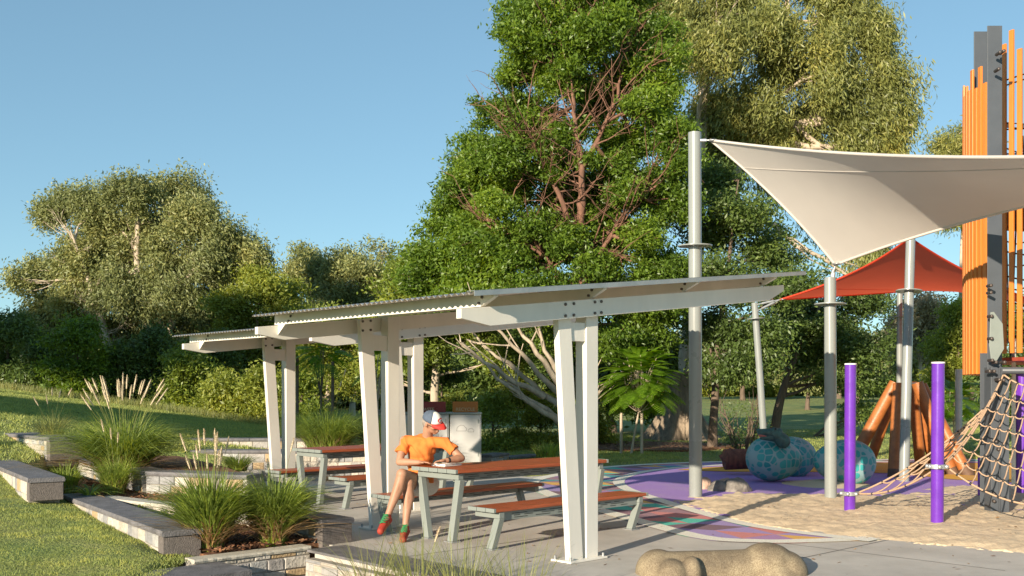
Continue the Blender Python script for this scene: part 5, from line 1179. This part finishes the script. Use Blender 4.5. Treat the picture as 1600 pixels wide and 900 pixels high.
# ------------------------------------------------------------------ ornamental grasses and low plants
m_gr = leafmat('fountain_grass_blades', (.25, .34, .07), .65, .4, 2.0, .5, .35); m_gr2 = leafmat('pale_sedge_blades', (.27, .30, .10), .3, .4, 2.0, .5, .3)
m_plume = plain('bristly_seed_plume', (.60, .50, .34), .9, .25, 30, .4, 120); m_plumeb = leafmat('plume_bristles', (.62, .54, .38), .2, .5, 3, .8, .1)
m_dry = leafmat('dry_straw', (.36, .25, .12), .3, .3, 2, .7, .1)
def ribbon(P0, out, up, R_, H_, arch, W, seg, side):
    t = np.linspace(0, 1, seg+1)[None, :, None]
    c = P0[:, None, :]+out[:, None, :]*(R_[:, None, None]*t**1.7)+up[None, None, :]*(H_[:, None, None]*(t*(1+arch[:, None, None]*.55)-arch[:, None, None]*.9*t**3))
    w_ = W[:, None, None]*(1-t**2.2)*.5+.0004; return np.stack([c-side[:, None, :]*w_, c+side[:, None, :]*w_], 2)
def clump(label, base, H_, R_, n, plumes=0, seed=1, W=.006, mat=None, r0=.13, arch=.55, name='fountain_grass', cat='ornamental grass', ph=1.25, group=None, dry=0.08, seg=6, plen=.13, plr=.015):
    e = empty(name, base, 0, label, cat, group); rs = np.random.RandomState(seed); mat = mat or m_gr
    def gen(n, mt, nm, hs, rsx, ww):
        a = rs.rand(n)*6.283; u_ = rs.rand(n)**.6; r = r0*np.sqrt(rs.rand(n)); P0 = np.stack([np.cos(a)*r, np.sin(a)*r, 0*a-.02], -1); b = a+rs.randn(n)*.5
        out = np.stack([np.cos(b), np.sin(b), 0*b], -1); tw = b+1.57+rs.randn(n)*.5; side = np.stack([np.cos(tw), np.sin(tw), rs.randn(n)*.2], -1)
        V = ribbon(P0, out, np.array([0, 0, 1.0]), R_*rsx*(.1+.95*u_), H_*hs*(.55+.45*rs.rand(n))*(1-.22*u_), arch*(.2+1.3*u_), ww*(.6+.8*rs.rand(n)), seg, side)
        nv = (seg+1)*2; V = V.reshape(-1, 3); i0 = (np.arange(n)*nv)[:, None]+(np.arange(seg)*2)[None, :]; i0 = i0.ravel(); F = np.stack([i0, i0+1, i0+3, i0+2], -1)
        np_mesh(nm, V, F, mt, e)
    gen(n, mat, 'blades', 1, 1, W)
    if dry: gen(int(n*dry)+4, m_dry, 'dry_blades', .55, 1.25, W)
    if plumes:
        for i in range(plumes):
            a = rs.rand()*6.283; u_ = rs.rand()**.7; o = np.array([math.cos(a), math.sin(a), 0]); hh = H_*ph*rs.uniform(.8, 1.08); rr = R_*.40*u_
            pts = [o*.04+o*rr*t**1.6+np.array([0, 0, hh*t-(.06*hh*t**3)]) for t in np.linspace(0, 1, 7)]; d_ = pts[-1]-pts[-2]; d_ /= np.linalg.norm(d_)
            st = MB().tube(pts, .0022, 4, False); so_ = st.build('seed_stalk', m_gr2, e)
            L = plen*rs.uniform(.8, 1.25); p0 = pts[-1]; nb = 170; t = rs.rand(nb); s_ = np.cross(rs.randn(nb, 3), d_); s_ /= np.linalg.norm(s_, axis=1, keepdims=True)
            wid = plr*(np.sin(math.pi*np.clip(t*.9+.08, 0, 1))**.6)[:, None]; c = p0+d_*(t*L)[:, None]; tip = c+s_*wid*1.7+d_*.022; w2 = np.cross(s_, d_)*.0022
            V = np.stack([c-w2, c+w2, tip], 1).reshape(-1, 3); pl_ = MB().tube([tuple(p0), tuple(p0+d_*L*.5), tuple(p0+d_*L)], [plr*.4, plr*.62, plr*.2], 7).build('seed_plume', m_plume, e); np_mesh('bristles', V, np.arange(3*nb).reshape(-1, 3), m_plumeb, pl_)
    return e
fg = 'clumping fountain grasses'
clump('large fountain grass clump with tan plumes at the front of the bed, left one', G(328, 856, .04), 1.0, .62, 1350, 17, 1, group=fg, W=.013, ph=1.02, plen=.16, plr=.014, arch=.42, dry=.14)
clump('large fountain grass clump without tall plumes beside the rough block end', G(428, 848, .04), .93, .66, 1350, 2, 2, group=fg, arch=.55, W=.013, ph=1.0, dry=.14)
clump('tallest feathery grass clump with many plumes against the shaded lawn', P(192, 748, 14.9), 1.2, 1.3, 2000, 30, 3, group=fg, arch=.7, plen=.24, plr=.019, r0=.26, ph=1.08, W=.013, dry=.12)
clump('wispy pale grass clump on the far left wall end', P(82, 686, 17.2), .60, .55, 420, 5, 4, mat=m_gr2, group=fg, arch=.4, plen=.15, r0=.15)
clump('upright green grass tuft beside the left wall end block', G(103, 770, .22), .55, .30, 500, 0, 5, group=fg)
clump('upright green grass tuft in the middle bed below the tallest grass', G(180, 772, .20), .70, .38, 900, 3, 6, group=fg)
clump('thick grass clump growing behind the far picnic table', P(512, 708, 19.4), 1.15, 1.0, 2400, 2, 7, group=fg, arch=.7, W=.008, r0=.35)
clump('smaller grass clump right of the thick one behind the middle columns', P(592, 708, 20.2), 1.0, .60, 900, 1, 8, group=fg, W=.008, r0=.25)
clump('short grass tuft between the stone wall and the far left columns', P(372, 734, 15.6), .35, .35, 500, 0, 9, group=fg)
clump('spiky dark green tuft on the lawn behind the near table', P(855, 712, 23.5), .45, .3, 260, 0, 10, group=fg, W=.014, arch=.2, r0=.25)
for i, (u, v, H_, n, pl_) in enumerate([(-1.95, .75, .90, 110, 0), (-1.95, .15, .98, 140, 1), (-1.9, -.40, 1.05, 170, 0), (-1.9, -1.05, 1.05, 120, 0)]):
    clump(['leftmost thin see-through grass clump at the bottom edge', 'thin grass clump with a yellow plume at the bottom edge', 'tallest thin grass clump crossing the front table legs', 'rightmost thin grass clump crossing the concrete edge'][i], UV(u, v, -.3), H_, .5, n, pl_ if i else 0, 40+i, mat=m_gr2, W=.0055, arch=.25, r0=.16, group='thin grasses along the bottom edge', dry=.15, ph=.86, plen=.10)
def strappy(label, base, n, L, seed):
    clump(label, base, L*.7, L*1.1, n, 0, seed, W=.022, arch=.95, name='strap_leaf_plant', cat='plant', group='strappy leaved plants', dry=.06, r0=.05)
strappy('strappy green plant left of the pale stone step', G(140, 778, .22), 60, .42, 61)
strappy('strappy green plant in front of the pale stone step', G(215, 806, .06), 80, .42, 62)
strappy('strappy green plant in shade behind the left front grass', G(262, 818, .06), 50, .36, 63)
def low(label, base, r, n, mat, seed, L=.04, h=.6):
    e = empty('low_shrub', base, 0, label, 'shrub', 'small low shrubs in the beds'); rs = np.random.RandomState(seed); T = rs.randn(n, 3)*np.array([r*.5, r*.5, r*.25])+np.array([0, 0, r*h])
    T[:, 2] = np.abs(T[:, 2]); leaves('leaves', T, 10, .025, L, L*.5, -.5, mat, e, rs); m = MB()
    for i in range(12): m.tube([(0, 0, -.02), tuple(T[i]*.5), tuple(T[i])], [.005, .004, .002], 4, False)
    m.build('stems', m_bark_red, e)
m_lf_yel = leafmat('lime_leaves', (.30, .32, .03), .3, .5, 3, .45, .3)
low('lime yellow low shrub at the bottom edge, left one', G(436, 897, -.28), .17, 45, m_lf_yel, 71); low('lime yellow low shrub at the bottom edge, right one', G(490, 892, -.28), .13, 32, m_lf_yel, 72)
low('reddish green low shrub at the foot of the stone edging', G(560, 899, -.28), .15, 30, m_lf_skirt, 73); low('small creeping plant in front of the tall grass bed wall', G(400, 880, -.28), .10, 20, m_lf_skirt, 74)
# tall rough grass at the foot of the hedge
rs = np.random.RandomState(9); n = 9000; px_ = rs.uniform(-10, 640, n); dd = np.interp(px_, [0, 330, 640], [37, 34, 30])+rs.rand(n)*2.2; x_ = (px_-800)/1600*dd; z_ = HZ(x_, dd); h_ = rs.uniform(.1, .34, n); a_ = rs.rand(n)*6.28
c_ = np.column_stack([x_, dd, z_]); s_ = np.stack([np.cos(a_), np.sin(a_), 0*a_], -1)*.012; V = np.stack([c_-s_, c_+s_, c_+np.column_stack([rs.randn(n)*.08, rs.randn(n)*.08, h_])], 1).reshape(-1, 3)
tag(np_mesh('rough_grass', V, np.arange(3*n).reshape(-1, 3), m_gr2), 'tall rough grass along the foot of the hedge', 'grass', kind='stuff')
# trees outside the frame on the left; they throw the shade band over the lawn and hedge
def off(label, x, y, z0, z1, r, seed, n=6):
    b = (x, y, hz(x, y)); rr_ = random.Random(seed); lbs = [((x+rr_.uniform(-r, r), y+rr_.uniform(-r, r)*.6, rr_.uniform(z0, z1)), (rr_.uniform(1.3, 1.9), 1.5, .8 if z1 < 12 else 1.1)) for _ in range(n)]
    tree('gum_tree', label, 'tree', b, [b, (x, y, z0), (x+.2, y, z1)], lbs, 3.6, 28, .5, .5, .24, .3, m_lf_euc, m_bark_pale, .2, seed, 'trees outside the frame on the left')
off('gum tree outside the frame, nearest the camera', -20.5, -2.6, 9.8, 10.1, 3, 401, 9); off('gum tree outside the frame, second', -26, -2.5, 9.8, 10.2, 3, 402, 9); off('gum tree outside the frame, third', -31.5, -2.3, 9.9, 10.3, 3, 403, 9)
off('taller gum tree outside the frame, shading the hedge', -29, 14, 11, 13.6, 3.5, 404, 12); off('taller gum tree outside the frame, farthest left', -36, 14, 11, 13.6, 3.5, 405, 12); off('taller gum tree outside the frame, far row middle', -42, 16, 11, 13.6, 3.5, 406, 10)

# fallen leaves and bark bits lying about
def litter(label, poly, zf, n, seed, mat, L=.035):
    r = np.random.RandomState(seed); p = np.array(poly); lo, hi = p.min(0), p.max(0); XY = lo+(hi-lo)*r.rand(n*4, 2); XY = XY[in_poly(XY[:, 0], XY[:, 1], poly)][:n]; n = len(XY)
    a = r.rand(n)*6.28; l = L*(.5+r.rand(n)); d = np.stack([np.cos(a), np.sin(a), r.randn(n)*.15], -1)*l[:, None]; q = np.stack([-np.sin(a), np.cos(a), r.randn(n)*.3], -1)*(l*.3)[:, None]
    c = np.column_stack([XY, np.full(n, zf)+r.rand(n)*.006]); V = np.stack([c-d, c-q, c+d, c+q], 1).reshape(-1, 3)
    tag(np_mesh('leaf_litter', V, np.arange(4*n).reshape(-1, 4), mat), label, 'leaf litter', kind='stuff')
m_lit = island('dead_leaves', [(.25, .14, .06), (.35, .22, .10), (.16, .09, .05), (.42, .33, .18)], .8, .1)
litter('sparse fallen leaves and grit on the concrete under the shelters', [xy(UV(-1.4, -3)), xy(UV(-1.2, 7)), xy(UV(3.5, 7)), xy(UV(3.5, -3))], .006, 260, 91, m_lit, .022)
litter('small dark twigs and leaf bits on the sand', [(3.2, 12), (3.0, 14.5), (8, 15), (8, 10), (5, 10.5)], .062, 240, 92, m_lit, .022)
litter('fallen leaves on the mulch under the tall trees', [(p[0], p[1]) for p in pts[:0]] or [(0.5, 26), (0.5, 31), (6.5, 31), (6.5, 26)], hz(3.2, 28)+.075, 1500, 93, m_lit, .05)
